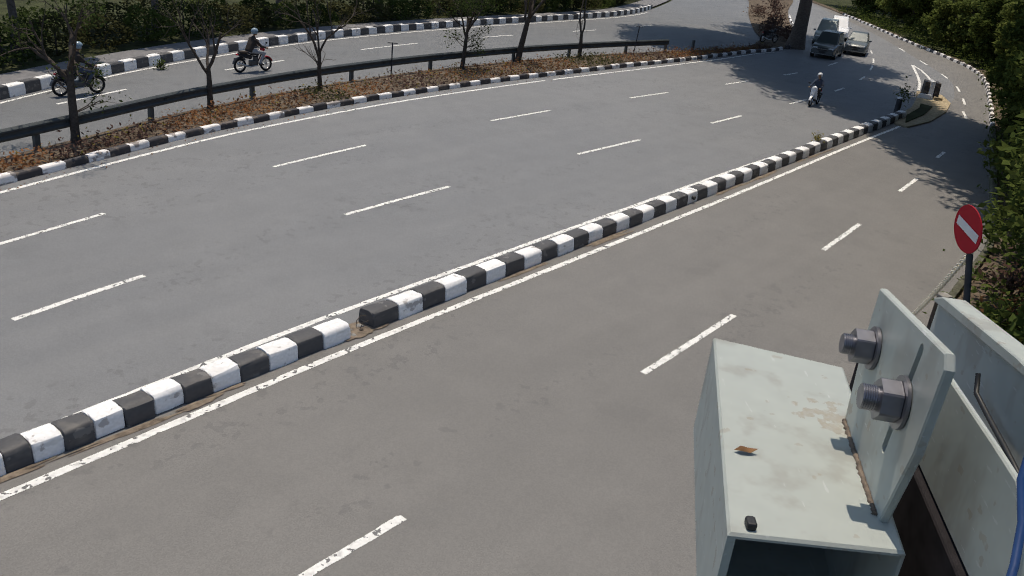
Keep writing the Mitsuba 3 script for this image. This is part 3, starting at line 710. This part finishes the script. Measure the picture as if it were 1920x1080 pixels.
add('post', tube([pb - nz * .05 - up * 0.1, S0 - nz * 0.055 + up * 0.3], [0.055, 0.055], 14), 'm_dark_post', sg, smooth=50)
for dz in (-0.22, 0.2):
    add('clamp', frame_mesh(trimesh.creation.box((0.2, 0.05, 0.075), trimesh.transformations.translation_matrix((0, dz, -0.04))), S0, hx, up, nz), 'm_rail_post', sg)
# chain from the sign post down to an anchor at the kerb
a0, a1 = S0 - up * 0.42 - nz * 0.05, np.array([8.87, 17.65, 0.03])
ch, nl = [], 46
tor = trimesh.creation.torus(0.044, 0.015, major_sections=12, minor_sections=6)
for i in range(nl):
    t = i / (nl - 1)
    c = a0 + (a1 - a0) * t + np.array([0, 0, -0.45 * 4 * t * (1 - t) * 0.12])
    d = (a1 - a0) / np.linalg.norm(a1 - a0)
    x = np.cross(d, [0, 0, 1]); x /= np.linalg.norm(x)
    z = np.cross(d, x)
    if i % 2: x, z = z, x
    ch.append(frame_mesh(tor, c, d * 1.75, x, z))
add('chain', ch, 'm_chain', label='pale chain sagging from the no entry sign post down to the ramp kerb', category='chain')
bp = thing('stub_post', 'short dark brown concrete stub beside the chain, partly behind the steel plates', 'post')
add('shaft', place(rbox((0.2, 0.2, 1.0), (0, 0, 0.42), 0.03), (8.83, 16.59, 0), 0.3), 'm_brown_post', bp, smooth=40)
add('cap', place(rbox((0.24, 0.24, 0.07), (0, 0, 0.95), 0.02), (8.83, 16.59, 0), 0.3), 'm_concrete', bp, smooth=40)
bo = thing('bollard', 'short dark bollard with a pale cap where the long divider ends', 'bollard')
add('shaft', tube([(17.83, 43.27, 0), (17.83, 43.27, 0.78)], 0.13, 14), 'm_dark_post', bo, smooth=50)
add('cap', tube([(17.83, 43.27, 0.785), (17.83, 43.27, 0.85), (17.83, 43.27, 0.87)], [0.135, 0.125, 0.05], 14), 'm_sign_white', bo)
sp = thing('sapling', 'small green sapling on the traffic island behind the bollard', 'plant')
add('stem', tube([(18.7, 45.0, 0.05), (18.68, 45.05, 0.6), (18.75, 45.0, 1.0)], 0.015, 6), 'm_bark', sp)
add('leaves', leaves(np.array([18.72, 45.0, 0.75]) + rng.normal(0, 1, (200, 3)) * [.18, .18, .26], 0.13), 'm_leaf', sp)
wd = thing('divider_weed', 'small yellow green weed sprouting from the long divider near its far end', 'weed')
wp = FRONT.p(33.4, -0.3)[0]
add('leaves', leaves(np.array([wp[0], wp[1], 0.45]) + rng.normal(0, 1, (110, 3)) * [.10, .10, .11], 0.09), 'm_leaf_yellow', wd)
add('stem', tube([(wp[0], wp[1], 0.25), (wp[0], wp[1], 0.6)], 0.012, 5), 'm_bark', wd)

# ornamental plants under the sign
def plant(x, y, n, s, h, mm, label, leaf=0.16):
    k = thing('verge_plant', label, 'plant')
    st = [tube([(x, y, 0), (x + rng.normal(0, .1) * s, y + rng.normal(0, .1) * s, h * .5), (x + rng.normal(0, .25) * s, y + rng.normal(0, .25) * s, h * .85)], 0.012, 5) for _ in range(6)]
    add('stems', st, 'm_bark', k)
    c = np.array([x, y, h * 0.55]) + rng.normal(0, 1, (n, 3)) * [s * .38, s * .38, h * .24]
    add('leaves', leaves(c[c[:, 2] > 0.04], leaf), mm, k)
plant(10.3, 16.6, 420, 0.95, 0.95, 'm_leaf', 'green leafy plant just right of the sign post on the verge')
plant(11.1, 17.2, 420, 0.9, 0.8, 'm_leaf_rust', 'orange brown plant behind the sign post on the verge')
plant(10.0, 15.2, 380, 0.8, 0.6, 'm_leaf_yellow', 'yellow flecked low plant below the sign on the verge', 0.11)
plant(11.6, 19.0, 380, 0.9, 0.9, 'm_leaf_mauve', 'dull reddish plant deeper in the verge right of the sign')
plant(10.8, 14.3, 420, 0.9, 0.6, 'm_leaf', 'low green plant at the right edge just above the grey panel')
plant(12.2, 17.0, 420, 1.0, 1.0, 'm_leaf_bright', 'bright green plant at the right edge level with the sign post')
plant(11.6, 15.7, 380, 0.9, 0.5, 'm_leaf_rust', 'low brown plant at the right edge below the bright green one')

# ---------------------------------------------------------------- riders and motorcycles
def rider(key, loc, rz, top, legs, helmet, size=1.0, hunch=0.18, seat=0.80, reach=0.48, grip=0.98, half=0.30, foot=0.28, feet_x=0.30, knee_x=0.42):
    hip = np.array([-0.18, 0, seat + 0.10])
    chest = hip + [hunch, 0, 0.36]
    neck = hip + [hunch + 0.05, 0, 0.53]
    head = neck + [0.05, 0, 0.17]
    ms = []
    torso = [hull((hip + [0, -.09, 0], .115), (hip + [0, .09, 0], .115), (hip + [hunch * .5, -.09, .2], .11), (hip + [hunch * .5, .09, .2], .11)),
             hull((hip + [hunch * .5, -.09, .2], .11), (hip + [hunch * .5, .09, .2], .11), (chest + [0, -.12, 0], .105), (chest + [0, .12, 0], .105)),
             hull((chest + [0, -.15, .06], .07), (chest + [0, .15, .06], .07), (neck + [0, 0, -.02], .06))]
    skin, arms, pants, shoes = [], [], [], []
    skin.append(hull((neck + [0, 0, -.06], .052), (neck + [.01, 0, .04], .05)))
    skin.append(hull((head + [.02, 0, -.02], .085), (head + [.05, 0, -.08], .05), (head + [-.02, 0, .03], .095)))
    skin.append(hull((head + [.105, 0, -.005], .014), (head + [.118, 0, -.035], .016)))
    for s in (-1, 1):
        sh, el, wr = chest + [0.0, s * .19, .05], chest + [.20, s * .29, -.18], np.array([reach - .06, s * half, grip + .03])
        arms += [hull((sh, .068), (el, .05)), hull((el, .05), (wr, .037))]
        palm = np.array([reach, s * half, grip + .02])
        skin += [hull((wr, .03), (palm + [0, s * .03, 0], .022), (palm + [0, -s * .03, 0], .022))]
        for j in range(4):
            y = s * (half - .032 + j * .021)
            skin += [hull((np.array([reach, y, grip + .035]), .011), (np.array([reach + .038, y, grip + .018]), .010)), hull((np.array([reach + .038, y, grip + .018]), .010), (np.array([reach + .028, y, grip - .016]), .009))]
        skin += [hull((palm + [-.01, -s * .035, 0], .012), (palm + [.01, -s * .06, -.03], .010))]
        kn, an = np.array([knee_x, s * .20, seat - .02]), np.array([feet_x - .08, s * .18, foot + .09])
        pants += [hull((hip + [0, s * .09, -.01], .105), (kn, .068)), hull((kn, .066), (an, .046))]
        shoes += [hull((an + [-.02, 0, -.05], .045), (an + [.15, 0, -.06], .038), (an + [0, 0, 0], .045))]
    put = lambda t: place(t, loc, rz, size)
    add('shirt', put(blend(torso + arms, 0.04)), top, key, smooth=60)
    add('trousers', put(blend(pants + [hull((hip + [0, -.08, -.02], .11), (hip + [0, .08, -.02], .11))], 0.05)), legs, key, smooth=60)
    add('body', put(blend(skin, 0.02, 3)), 'm_skin', key, smooth=60)
    add('shoes', put(blend(shoes, 0.04, 3)), 'm_bike_black', key, smooth=60)
    hm = m3.Manifold.sphere(0.142, 28).scale((1.1, 0.95, 1.0)).translate(tuple(head + [0, 0, .035]))
    cut = m3.Manifold.cube((0.3, 0.4, 0.2)).translate((head[0] + .055, head[1] - .2, head[2] - .145))
    hm = hm - cut - m3.Manifold.sphere(0.115, 20).scale((1.05, .95, 1)).translate(tuple(head + [0, 0, -.02])) - m3.Manifold.cube((.5, .5, .2)).translate((head[0] - .25, head[1] - .25, head[2] - .27))
    hk = add('helmet', put(man2tri(hm)), helmet, key, smooth=50)

def motorcycle(key, loc, rz, paintm, scooter=False, size=1.0):
    put = lambda t: place(t, loc, rz, size)
    R, wb = (0.27, 1.22) if scooter else (0.295, 1.26)
    for nm, x in (('front_wheel', wb / 2), ('rear_wheel', -wb / 2)):
        ty = trimesh.creation.torus(R - .045, .045, major_sections=28, minor_sections=8)
        ty.apply_transform(trimesh.transformations.rotation_matrix(math.pi / 2, (1, 0, 0)))
        ty.apply_translation((x, 0, R))
        wk = add(nm, put(ty), 'm_rubber', key, smooth=60)
        rim = trimesh.creation.torus(R - .095, .014, major_sections=24, minor_sections=6)
        parts = [rim]
        for a in np.arange(0, 6.28, 6.283 / 10):
            parts.append(tube([(0, 0, 0), ((R - .1) * math.cos(a), (R - .1) * math.sin(a), 0)], 0.006, 5))
        parts.append(trimesh.creation.cylinder(0.05, 0.1, sections=14))
        rm = trimesh.util.concatenate(parts)
        rm.apply_transform(trimesh.transformations.rotation_matrix(math.pi / 2, (1, 0, 0)))
        rm.apply_translation((x, 0, R))
        add('rim', put(rm), 'm_chrome', wk)
    fr = np.array([wb / 2, 0, R])
    fork = []
    for s in (-1, 1):
        fork.append(tube([fr + [0, s * .075, 0], fr + [-.20, s * .075, .52]], 0.022, 8))
    add('fork', put(trimesh.util.concatenate(fork)), 'm_chrome', key)
    def fender(x, a0, a1, w, rr):
        path = []
        for a in np.linspace(a0, a1, 9):
            c = np.array([x + rr * math.cos(a), 0, R + rr * math.sin(a)])
            path.append((c, np.array([0, 1.0, 0]), np.array([math.cos(a), 0, math.sin(a)]), 1.0))
        return sweep(path, np.array([(-w, -.03), (-w * .9, 0), (0, .012), (w * .9, 0), (w, -.03), (0, -.004)]))
    add('front_fender', put(fender(wb / 2, 0.35, 2.5, .065, R + .03)), paintm, key, smooth=40)
    add('rear_fender', put(fender(-wb / 2, 0.7, 2.9, .075, R + .04)), 'm_bike_black', key, smooth=40)
    hb = np.array([fr[0] - .24, 0, R + .66])
    add('handlebar', put(tube([hb + [-.08, -.36, .06], hb + [0, -.22, .05], hb + [.02, 0, -.02], hb + [0, .22, .05], hb + [-.08, .36, .06]], 0.014, 8)), 'm_bike_black', key)
    for s in (-1, 1):
        mk_ = add('mirror', put(trimesh.util.concatenate([tube([hb + [-.02, s * .25, .05], hb + [.02, s * .33, .24]], .007, 5), place(rbox((.02, .12, .075), (0, 0, 0), .009), hb + [.02, s * .36, .27])])), 'm_bike_black', key)
    body = [hull((np.array([-.62, 0, .70]), .06), (np.array([-.15, 0, .62]), .10), (np.array([-.7, 0, .78]), .04))]
    if scooter:
        shield = [hull((np.array([.30, -.17, .42]), .04), (np.array([.30, .17, .42]), .04), (np.array([.42, -.13, .95]), .04), (np.array([.42, .13, .95]), .04), (np.array([.47, 0, .7]), .06)),
                  hull((np.array([.42, -.10, .98]), .05), (np.array([.42, .10, .98]), .05), (np.array([.36, 0, 1.04]), .05))]
        add('front_shield', put(blend(shield, .05, 4)), paintm, key, smooth=60)
        add('floorboard', put(rbox((.42, .28, .06), (.12, 0, .33), .02)), 'm_bike_black', key)
        body += [hull((np.array([-.55, -.08, .5]), .1), (np.array([-.55, .08, .5]), .1), (np.array([-.12, 0, .5]), .12))]
    else:
        tank = blend([hull((np.array([.28, 0, .80]), .10), (np.array([-.02, -.04, .77]), .10), (np.array([-.02, .04, .77]), .10), (np.array([.12, 0, .84]), .10))], .05, 4)
        add('fuel_tank', put(tank), 'm_bike_black', key, smooth=60)
        add('headlight_cowl', put(blend([hull((np.array([.45, 0, .86]), .09), (np.array([.50, -.04, .90]), .06), (np.array([.50, .04, .90]), .06), (np.array([.42, 0, 1.0]), .05))], .04, 3)), paintm, key, smooth=60)
    add('rear_cowl', put(blend(body, .05, 4)), 'm_bike_black', key, smooth=60)
    add('seat', put(blend([hull((np.array([-.62, -.06, .83]), .05), (np.array([-.62, .06, .83]), .05), (np.array([-.1, -.05, .79]), .055), (np.array([-.1, .05, .79]), .055))], .05, 3)), 'm_cloth_dark', key, smooth=60)
    add('engine', put(trimesh.util.concatenate([rbox((.34, .26, .22), (.02, 0, .36), .03), place(rbox((.14, .2, .2), (.12, 0, .52), .02), (0, 0, 0))])), 'm_engine', key, smooth=40)
    fm = [tube([(fr[0] - .22, 0, R + .55), (.2, 0, .62), (-.25, 0, .66), (-.72, 0, .76)], .025, 8), tube([(fr[0] - .20, 0, R + .45), (.18, 0, .30), (-.2, 0, .26), (-.62, 0, .29)], .025, 8)]
    for s in (-1, 1):
        fm.append(tube([(-.63, s * .1, R), (-.42, s * .1, .68)], .02, 6))
    add('frame', put(trimesh.util.concatenate(fm)), 'm_bike_black', key)
    add('exhaust', put(tube([(.1, -.15, .28), (-.25, -.17, .25), (-.45, -.17, .30), (-.85, -.18, .42)], [.02, .03, .05, .055], 10)), 'm_chrome', key, smooth=50)
    hl = trimesh.creation.icosphere(2, .075); hl.vertices *= [.5, 1, .9]; hl.apply_translation((.54 if not scooter else .475, 0, .88 if not scooter else .98))
    add('headlight', put(hl), 'm_lamp', key, smooth=True)
    tl = rbox((.05, .14, .06), (-.76, 0, .74), .015)
    add('tail_light', put(tl), 'm_red', key)
    add('number_plate', put(rbox((.012, .24, .09), (-.84, 0, .55), .004)), 'm_bike_black', key)

k1 = thing('motorcycle', 'black and red motorcycle ridden along the opposite road at upper left', 'motorcycle')
motorcycle(k1, (-11.75, 36.2, 0), math.atan2(1.35, 1.02), 'm_bike_red')
p1 = thing('person', 'rider in a dark brown top and grey trousers on the black and red motorcycle', 'person')
rider(p1, (-11.75, 36.2, 0), math.atan2(1.35, 1.02), 'm_cloth_dark', 'm_cloth_grey', 'm_helmet_blue')
k2 = thing('motorcycle', 'dark motorcycle half hidden behind the leftmost median tree', 'motorcycle')
motorcycle(k2, (-15.42, 29.05, 0), 0.95, 'm_bike_black')
p2 = thing('person', 'rider in dark clothes and grey blue helmet behind the leftmost median tree', 'person')
rider(p2, (-15.42, 29.05, 0), 0.95, 'm_cloth_dark', 'm_denim', 'm_helmet_blue')
k3 = thing('scooter', 'white fronted scooter coming towards the camera in the tree shade', 'scooter')
motorcycle(k3, (13.75, 43.3, 0), math.atan2(-0.83, -0.55), 'm_scooter_white', True, 0.9)
p3 = thing('person', 'rider in dark clothes and a white helmet on the white fronted scooter', 'person')
rider(p3, (13.75, 43.3, 0), math.atan2(-0.83, -0.55), 'm_denim', 'm_cloth_dark', 'm_helmet_white', 0.9, hunch=0.08, foot=0.36, feet_x=0.2, knee_x=0.26)
k4 = thing('motorcycle', 'motorcycle parked empty on the bare tip of the median beside the brown trunk', 'motorcycle')
motorcycle(k4, (17.3, 68.6, 0.06), 0.55, 'm_bike_black')

# ---------------------------------------------------------------- cars
def car(key, loc, rz, bodym, roofm, L=4.2, W=1.72, H=1.62, van=False):
    put = lambda t: place(t, loc, rz)
    hl, hw = L / 2, W / 2
    hood = 0.98 if not van else 1.05
    # lower body: lofted cross-sections along x
    xs = [(-hl, .42, .86, .80), (-hl + .10, .26, .98, .94), (-hl + .5, .22, .99, 1), (-.4, .20, .98, 1), (.5, .20, .98, 1), (hl - 1.15, .20, hood, 1), (hl - .45, .22, hood - .10, .97), (hl - .10, .25, .76, .90), (hl, .36, .66, .82)]
    secs = []
    for x, z0, z1, w in xs:
        a = hw * w
        secs.append(np.array([(x, -a * .94, z0), (x, -a, z0 + .12), (x, -a, (z0 + z1) / 2 + .06), (x, -a * .96, z1 - .06), (x, -a * .84, z1), (x, 0, z1 + .025), (x, a * .84, z1), (x, a * .96, z1 - .06), (x, a, (z0 + z1) / 2 + .06), (x, a, z0 + .12), (x, a * .94, z0)]))
    def loft(secs):
        k = len(secs[0]); v = np.concatenate(secs); f = []
        for i in range(len(secs) - 1):
            for j in range(k):
                a, b = i * k + j, i * k + (j + 1) % k
                f += [[a, b, b + k], [a, b + k, a + k]]
        for base, fl in ((0, 1), ((len(secs) - 1) * k, 0)):
            for j in range(1, k - 1):
                t = [base, base + j, base + j + 1]; f.append(t[::-1] if fl else t)
        m = trimesh.Trimesh(v, f, process=False); m.fix_normals(); return m
    body = loft(secs)
    bm = m3.Manifold(m3.Mesh(vert_properties=np.asarray(body.vertices, np.float32), tri_verts=np.asarray(body.faces, np.uint32)))
    wx = (hl - .82, -hl + .78)
    if bm.status() == m3.Error.NoError and bm.num_tri() > 0:
        for x in wx:
            bm = bm - m3.Manifold.cylinder(W + .4, .36, .36, 28, True).rotate((90, 0, 0)).translate((x, 0, .31))
        bm = bm + m3.Manifold.cube((L - .4, W * .62, .3), True).translate((0, 0, .42))
        body = man2tri(bm)
    add('body', put(body), bodym, key, smooth=28)
    # cabin
    x0, x1 = (-hl + .12, hl - 1.15)
    r0, r1 = (-hl + .45, hl - 2.0)
    a, b = hw * .88, hw * .70
    def quad(p, t=0.012):
        p = np.array(p, float); n = np.cross(p[1] - p[0], p[2] - p[0]); n /= np.linalg.norm(n)
        c = p.mean(0)
        if n @ (c - np.array([(x0 + x1) / 2, 0, 1.2])) < 0: n = -n
        v = np.vstack([p - n * .02, p + n * t]); k = len(p)
        f = [[i, (i + 1) % k, k + (i + 1) % k] for i in range(k)] + [[i, k + (i + 1) % k, k + i] for i in range(k)] + [[k, k + i, k + i + 1] for i in range(1, k - 1)] + [[0, i + 1, i] for i in range(1, k - 1)]
        m = trimesh.Trimesh(v, f, process=False); m.fix_normals(); return m
    base = [(x0, -a, .97), (x1, -a, .97), (x1, a, .97), (x0, a, .97)]
    top = [(r0, -b, H), (r1, -b, H), (r1, b, H), (r0, b, H)]
    cab = m3.Manifold.batch_hull([m3.Manifold.sphere(.05, 10).translate((float(p[0]), float(p[1] - .05 * np.sign(p[1])), float(p[2]) - (.05 if p[2] > 1.2 else .0))) for p in base + top])
    ck = add('cabin', put(man2tri(cab)), roofm, key, smooth=35)
    B_, T_ = [np.array(p) for p in base], [np.array(p) for p in top]
    def pane(i, j, s0, s1, t0=.12, t1=.86):
        lo = lambda s, t: (B_[i] + (B_[j] - B_[i]) * s) * (1 - t) + (T_[i] + (T_[j] - T_[i]) * s) * t
        return quad([lo(s0, t0), lo(s1, t0), lo(s1, t1), lo(s0, t1)])
    add('windscreen', put(pane(1, 2, .05, .95)), 'm_glass_dark', ck)
    add('rear_window', put(pane(3, 0, .07, .93, .2)), 'm_glass_dark', ck)
    for i, j in ((0, 1), (2, 3)):
        for s0, s1 in ((.05, .33), (.36, .62), (.65, .94)):
            add('side_window', put(pane(i, j, s0, s1)), 'm_glass_dark', ck)
    for x in wx:
        for s in (-1, 1):
            ty = trimesh.creation.cylinder(.305, .2, sections=26); ty.apply_transform(trimesh.transformations.rotation_matrix(math.pi / 2, (1, 0, 0))); ty.apply_translation((x, s * (hw - .12), .305))
            wk = add('wheel', put(ty), 'm_rubber', key, smooth=40)
            rm = [trimesh.creation.annulus(.16, .2, .05)] + [trimesh.creation.box((.35, .05, .04), trimesh.transformations.rotation_matrix(k * math.pi / 5, (0, 0, 1))) for k in range(5)]
            rm = trimesh.util.concatenate(rm); rm.apply_transform(trimesh.transformations.rotation_matrix(math.pi / 2, (1, 0, 0))); rm.apply_translation((x, s * (hw - .005), .305))
            add('rim', put(rm), 'm_chrome', wk)
    for s in (-1, 1):
        add('headlight', put(rbox((.14, .36, .15), (hl - .10, s * (hw - .33), .69), .04)), 'm_lamp', key, smooth=40)
        add('mirror', put(rbox((.12, .2, .13), (x1 - .28, s * (hw + .06), 1.05), .04)), bodym, key, smooth=40)
        add('tail_light', put(rbox((.08, .16, .3), (-hl + .06, s * (hw - .2), .85), .03)), 'm_red', key)
    gk = add('grille', put(rbox((.06, .7, .14), (hl - .015, 0, .62), .02)), 'm_black_plastic', key)
    add('grille_bar', put(rbox((.03, .74, .03), (hl + .025, 0, .66), .01)), 'm_chrome', gk)
    add('bumper_lip', put(rbox((.07, W * .8, .05), (hl - .02, 0, .32), .02)), 'm_chrome', key)
    add('number_plate', put(rbox((.012, .42, .12), (hl + .02, 0, .46), .004)), 'm_black_plastic', key)
c1 = thing('car', 'dark grey teal car at the head of the oncoming group near the shade edge', 'car')
car(c1, (20.5, 64.4, 0), math.atan2(-.90, -.44), 'm_car_dark', 'm_car_dark', H=1.68)
c2 = thing('car', 'mid grey hatchback to the right of the leading car', 'car')
car(c2, (23.9, 68.4, 0), math.atan2(-.93, -.37), 'm_car_grey', 'm_car_grey', L=3.8, W=1.62, H=1.5)
c3 = thing('car', 'white car farthest back in the oncoming group', 'car')
car(c3, (25.5, 78.4, 0), math.atan2(-.95, -.30), 'm_car_white', 'm_car_white', H=1.75)
c4 = thing('van', 'tall silver grey van directly behind the leading dark car', 'van')
car(c4, (22.9, 73.0, 0), math.atan2(-.94, -.34), 'm_car_silver', 'm_car_silver', L=4.5, W=1.75, H=1.85, van=True)

# ---------------------------------------------------------------- steel bracket beside the camera
bk = thing('steel_bracket', 'grey white painted steel bracket of box, parallel plates and bolts at lower right', 'steel bracket')
N0, e_, n_ = np.array([0.5571, 1.0289, 0]), np.array([.135, .9909, 0]), np.array([.9909, -.135, 0])
UPZ = np.array([0, 0, 1.0])
def bpt(s, z, o): return N0 + e_ * s + n_ * o + UPZ * z
def rounded_prism(poly, h, r=0.0025):
    """plate outline with small chamfers on both faces"""
    c = m3.CrossSection([np.array(poly, float)[:, :2].tolist()])
    if c.area() < 0: c = m3.CrossSection([np.array(poly, float)[::-1, :2].tolist()])
    i = c.offset(-r, m3.JoinType.Miter)
    return man2tri(m3.Manifold.batch_hull([m3.Manifold.extrude(c, h - 2 * r).translate((0, 0, r)), m3.Manifold.extrude(i, h)]))
def plate(poly, o, t):
    return frame_mesh(rounded_prism(poly, t), bpt(0, 0, o), e_, UPZ, np.cross(e_, UPZ))
outer = rounded_prism([(.328, .955), (.572, .957), (.572, 1.06), (.604, 1.318), (.655, 1.50), (.413, 1.57)], 0.22, 0.004)
outer = m3.Manifold(m3.Mesh(vert_properties=np.asarray(outer.vertices, np.float32), tri_verts=np.asarray(outer.faces, np.uint32)))
inner = m3.Manifold.extrude(m3.CrossSection([[(.333, .90), (.567, .90), (.567, 1.06), (.599, 1.316), (.650, 1.495), (.418, 1.564)]]), .206).translate((0, 0, .006))
box = man2tri(outer - inner)          # a length of box section, open at its near end
box.apply_translation((0, 0, 6.30))
add('box', box, 'm_steel', bk)
# np.cross(e_, UPZ) points along +n_
main_plate = rounded_prism([(.2932, 6.7593), (-.038, 6.8065), (-.054, 6.79), (-.0465, 6.6589), (-.004, 6.50), (.2715, 6.50), (.296, 6.66)], 0.014)
slot = m3.Manifold.batch_hull([m3.Manifold.cylinder(.2, .0085, .0085, 16, True).translate((a, b, 0)) for a, b in ((.041, 6.772), (.060, 6.60))])
mp = m3.Manifold(m3.Mesh(vert_properties=np.asarray(main_plate.vertices, np.float32), tri_verts=np.asarray(main_plate.faces, np.uint32))) - slot
add('plate', frame_mesh(man2tri(mp), bpt(0, 0, 0), e_, UPZ, np.cross(e_, UPZ)), 'm_steel', bk)
wr = np.random.default_rng(5)
ws = np.linspace(.004, .268, 60)
add('weld', tube([bpt(a, 6.5205 + wr.normal(0, .0006), -.002 + wr.normal(0, .0008)) for a in ws], .0042 + wr.normal(0, .0007, 60), 8), 'm_weld', bk, smooth=60)
add('web', frame_mesh(rounded_prism([(-.42, 6.10), (.60, 6.10), (.60, 6.512), (-.42, 6.512)], .03), bpt(0, 0, .088), e_, UPZ, np.cross(e_, UPZ)), 'm_gap_shade', bk)  # added dark wall, its near-black colour paints the shade between the plates
add('shade_floor', frame_mesh(rounded_prism([(-.42, 6.29), (.24, 6.29), (.24, 6.30), (-.42, 6.30)], .07, .001), bpt(0, 0, .016), e_, UPZ, np.cross(e_, UPZ)), 'm_gap_shade', bk)  # added dark floor of the gap, shade painted by its colour
add('plate', plate([(.2106, 6.6737), (-.02, 6.6831), (-.11, 6.6852), (-.17, 6.645), (-.22, 6.62), (-.26, 6.56), (-.27, 6.516), (.2072, 6.515)], 0.10, 0.010), 'm_steel', bk)
add('plate', plate([(.857, 6.548), (.80, 6.571), (.394, 6.628), (.22, 6.64), (.20, 6.40), (.857, 6.40)], 0.30, 0.012), 'm_steel', bk)
add('plate_lip', plate([(.85, 6.556), (.80, 6.579), (.394, 6.636), (.22, 6.648), (.22, 6.640), (.394, 6.628), (.80, 6.571), (.85, 6.548)], 0.285, 0.05), 'm_steel', bk)
def hexnut(r, h):
    c = m3.CrossSection.circle(r, 6) - m3.CrossSection.circle(r * .5, 20)
    return man2tri(m3.Manifold.extrude(c, h) ^ m3.Manifold.cylinder(h, r * .97, r * .97, 40).translate((0, 0, 0)))
def bolt(s, z, ln, k=1.0):
    X, Y, Zn = e_, UPZ, -n_
    o = bpt(s, z, 0)
    th = tube([(0, 0, -.02), (0, 0, ln)], .0165 * k, 20)
    ridges = [trimesh.creation.torus(.0165 * k, .0014, major_sections=20, minor_sections=6) for _ in range(int((ln - .038) / .0032))]
    for i, t in enumerate(ridges): t.apply_translation((0, 0, .040 + i * .0032))
    b = add('bolt', frame_mesh(trimesh.util.concatenate([th] + ridges), o, X, Y, Zn), 'm_zinc', bk, smooth=40)
    add('nut', frame_mesh(place(hexnut(.030 * k, .028), (0, 0, .0075), 0.3), o, X, Y, Zn), 'm_zinc', b, smooth=25)
    w = man2tri(m3.Manifold.extrude(m3.CrossSection.circle(.037 * k, 36) - m3.CrossSection.circle(.017 * k, 20), .005).translate((0, 0, .0015)))
    add('washer', frame_mesh(w, o, X, Y, Zn), 'm_zinc', b, smooth=40)
bolt(.228, 6.680, .052, 0.95)
bolt(.045, 6.685, .058, 1.05)
# what carries it: arm, cross bar and mast below and behind the camera
arm = rounded_prism([(.40, -.75), (.52, -.75), (.56, 1.3), (.44, 1.3)], .11, .006); arm.apply_translation((0, 0, 6.185))
add('arm', arm, 'm_steel', bk)
cb = rounded_prism([(.47, 1.02), (1.0, .98), (1.0, 1.08), (.47, 1.12)], .09, .006); cb.apply_translation((0, 0, 6.19))
add('cross_bar', cb, 'm_steel', bk)
add('web', plate([(-.02, 6.28), (.5, 6.28), (.5, 6.41), (-.02, 6.41)], .305, .006), 'm_steel', bk)
add('mast', tube([(.46, -.85, 0), (.46, -.85, 7.6)], [.16, .11], 24), 'm_steel', bk, smooth=50)
add('plug', frame_mesh(rbox((.014, .02, .012), (0, 0, 0), .003), (.362, .975, 6.526), [1, 0, 0], [0, 1, 0], [0, 0, 1]), 'm_black_plastic', bk)
lf = leaves(np.array([[.40, 1.17, 6.527]]), .05, up=3.0)
lf = trimesh.Trimesh(np.array([(-.018, 0, .002), (-.006, .008, .006), (.008, .007, .004), (.02, .001, .008), (.007, -.006, .003), (-.007, -.006, .005)]) + [.392, 1.158, 6.522], [[0, 5, 1], [1, 5, 4], [1, 4, 2], [2, 4, 3]], process=False)
add('dry_leaf', lf, 'm_dry_leaf', label='curled brown dry leaf lying on top of the steel box', category='leaf')
add('blue_cable', tube([(.628, .90, 6.785), (.6204, .8755, 6.7656), (.6045, .8466, 6.7243), (.5985, .8105, 6.6915), (.583, .7749, 6.6596), (.5626, .7421, 6.6345), (.53, .55, 6.50), (.5, -.3, 6.33), (.46, -.66, 6.3)], .005, 12), 'm_blue', smooth=60, label='blue cable running down beside the steel plates at the right edge', category='cable')
add('plate_edge_strip', tube([bpt(.50, 6.545, .280), bpt(.479, 6.513, .28), bpt(.39, 6.506, .28), bpt(.308, 6.5016, .28), bpt(.237, 6.495, .28), bpt(.1, 6.44, .27), bpt(.0, 6.30, .25)], .005, 8), 'm_black_plastic', smooth=60, label='thin black strip added for the dark line between the two farther plates', category='cable')  # added dark strip tracing the edge where two plates overlap in view
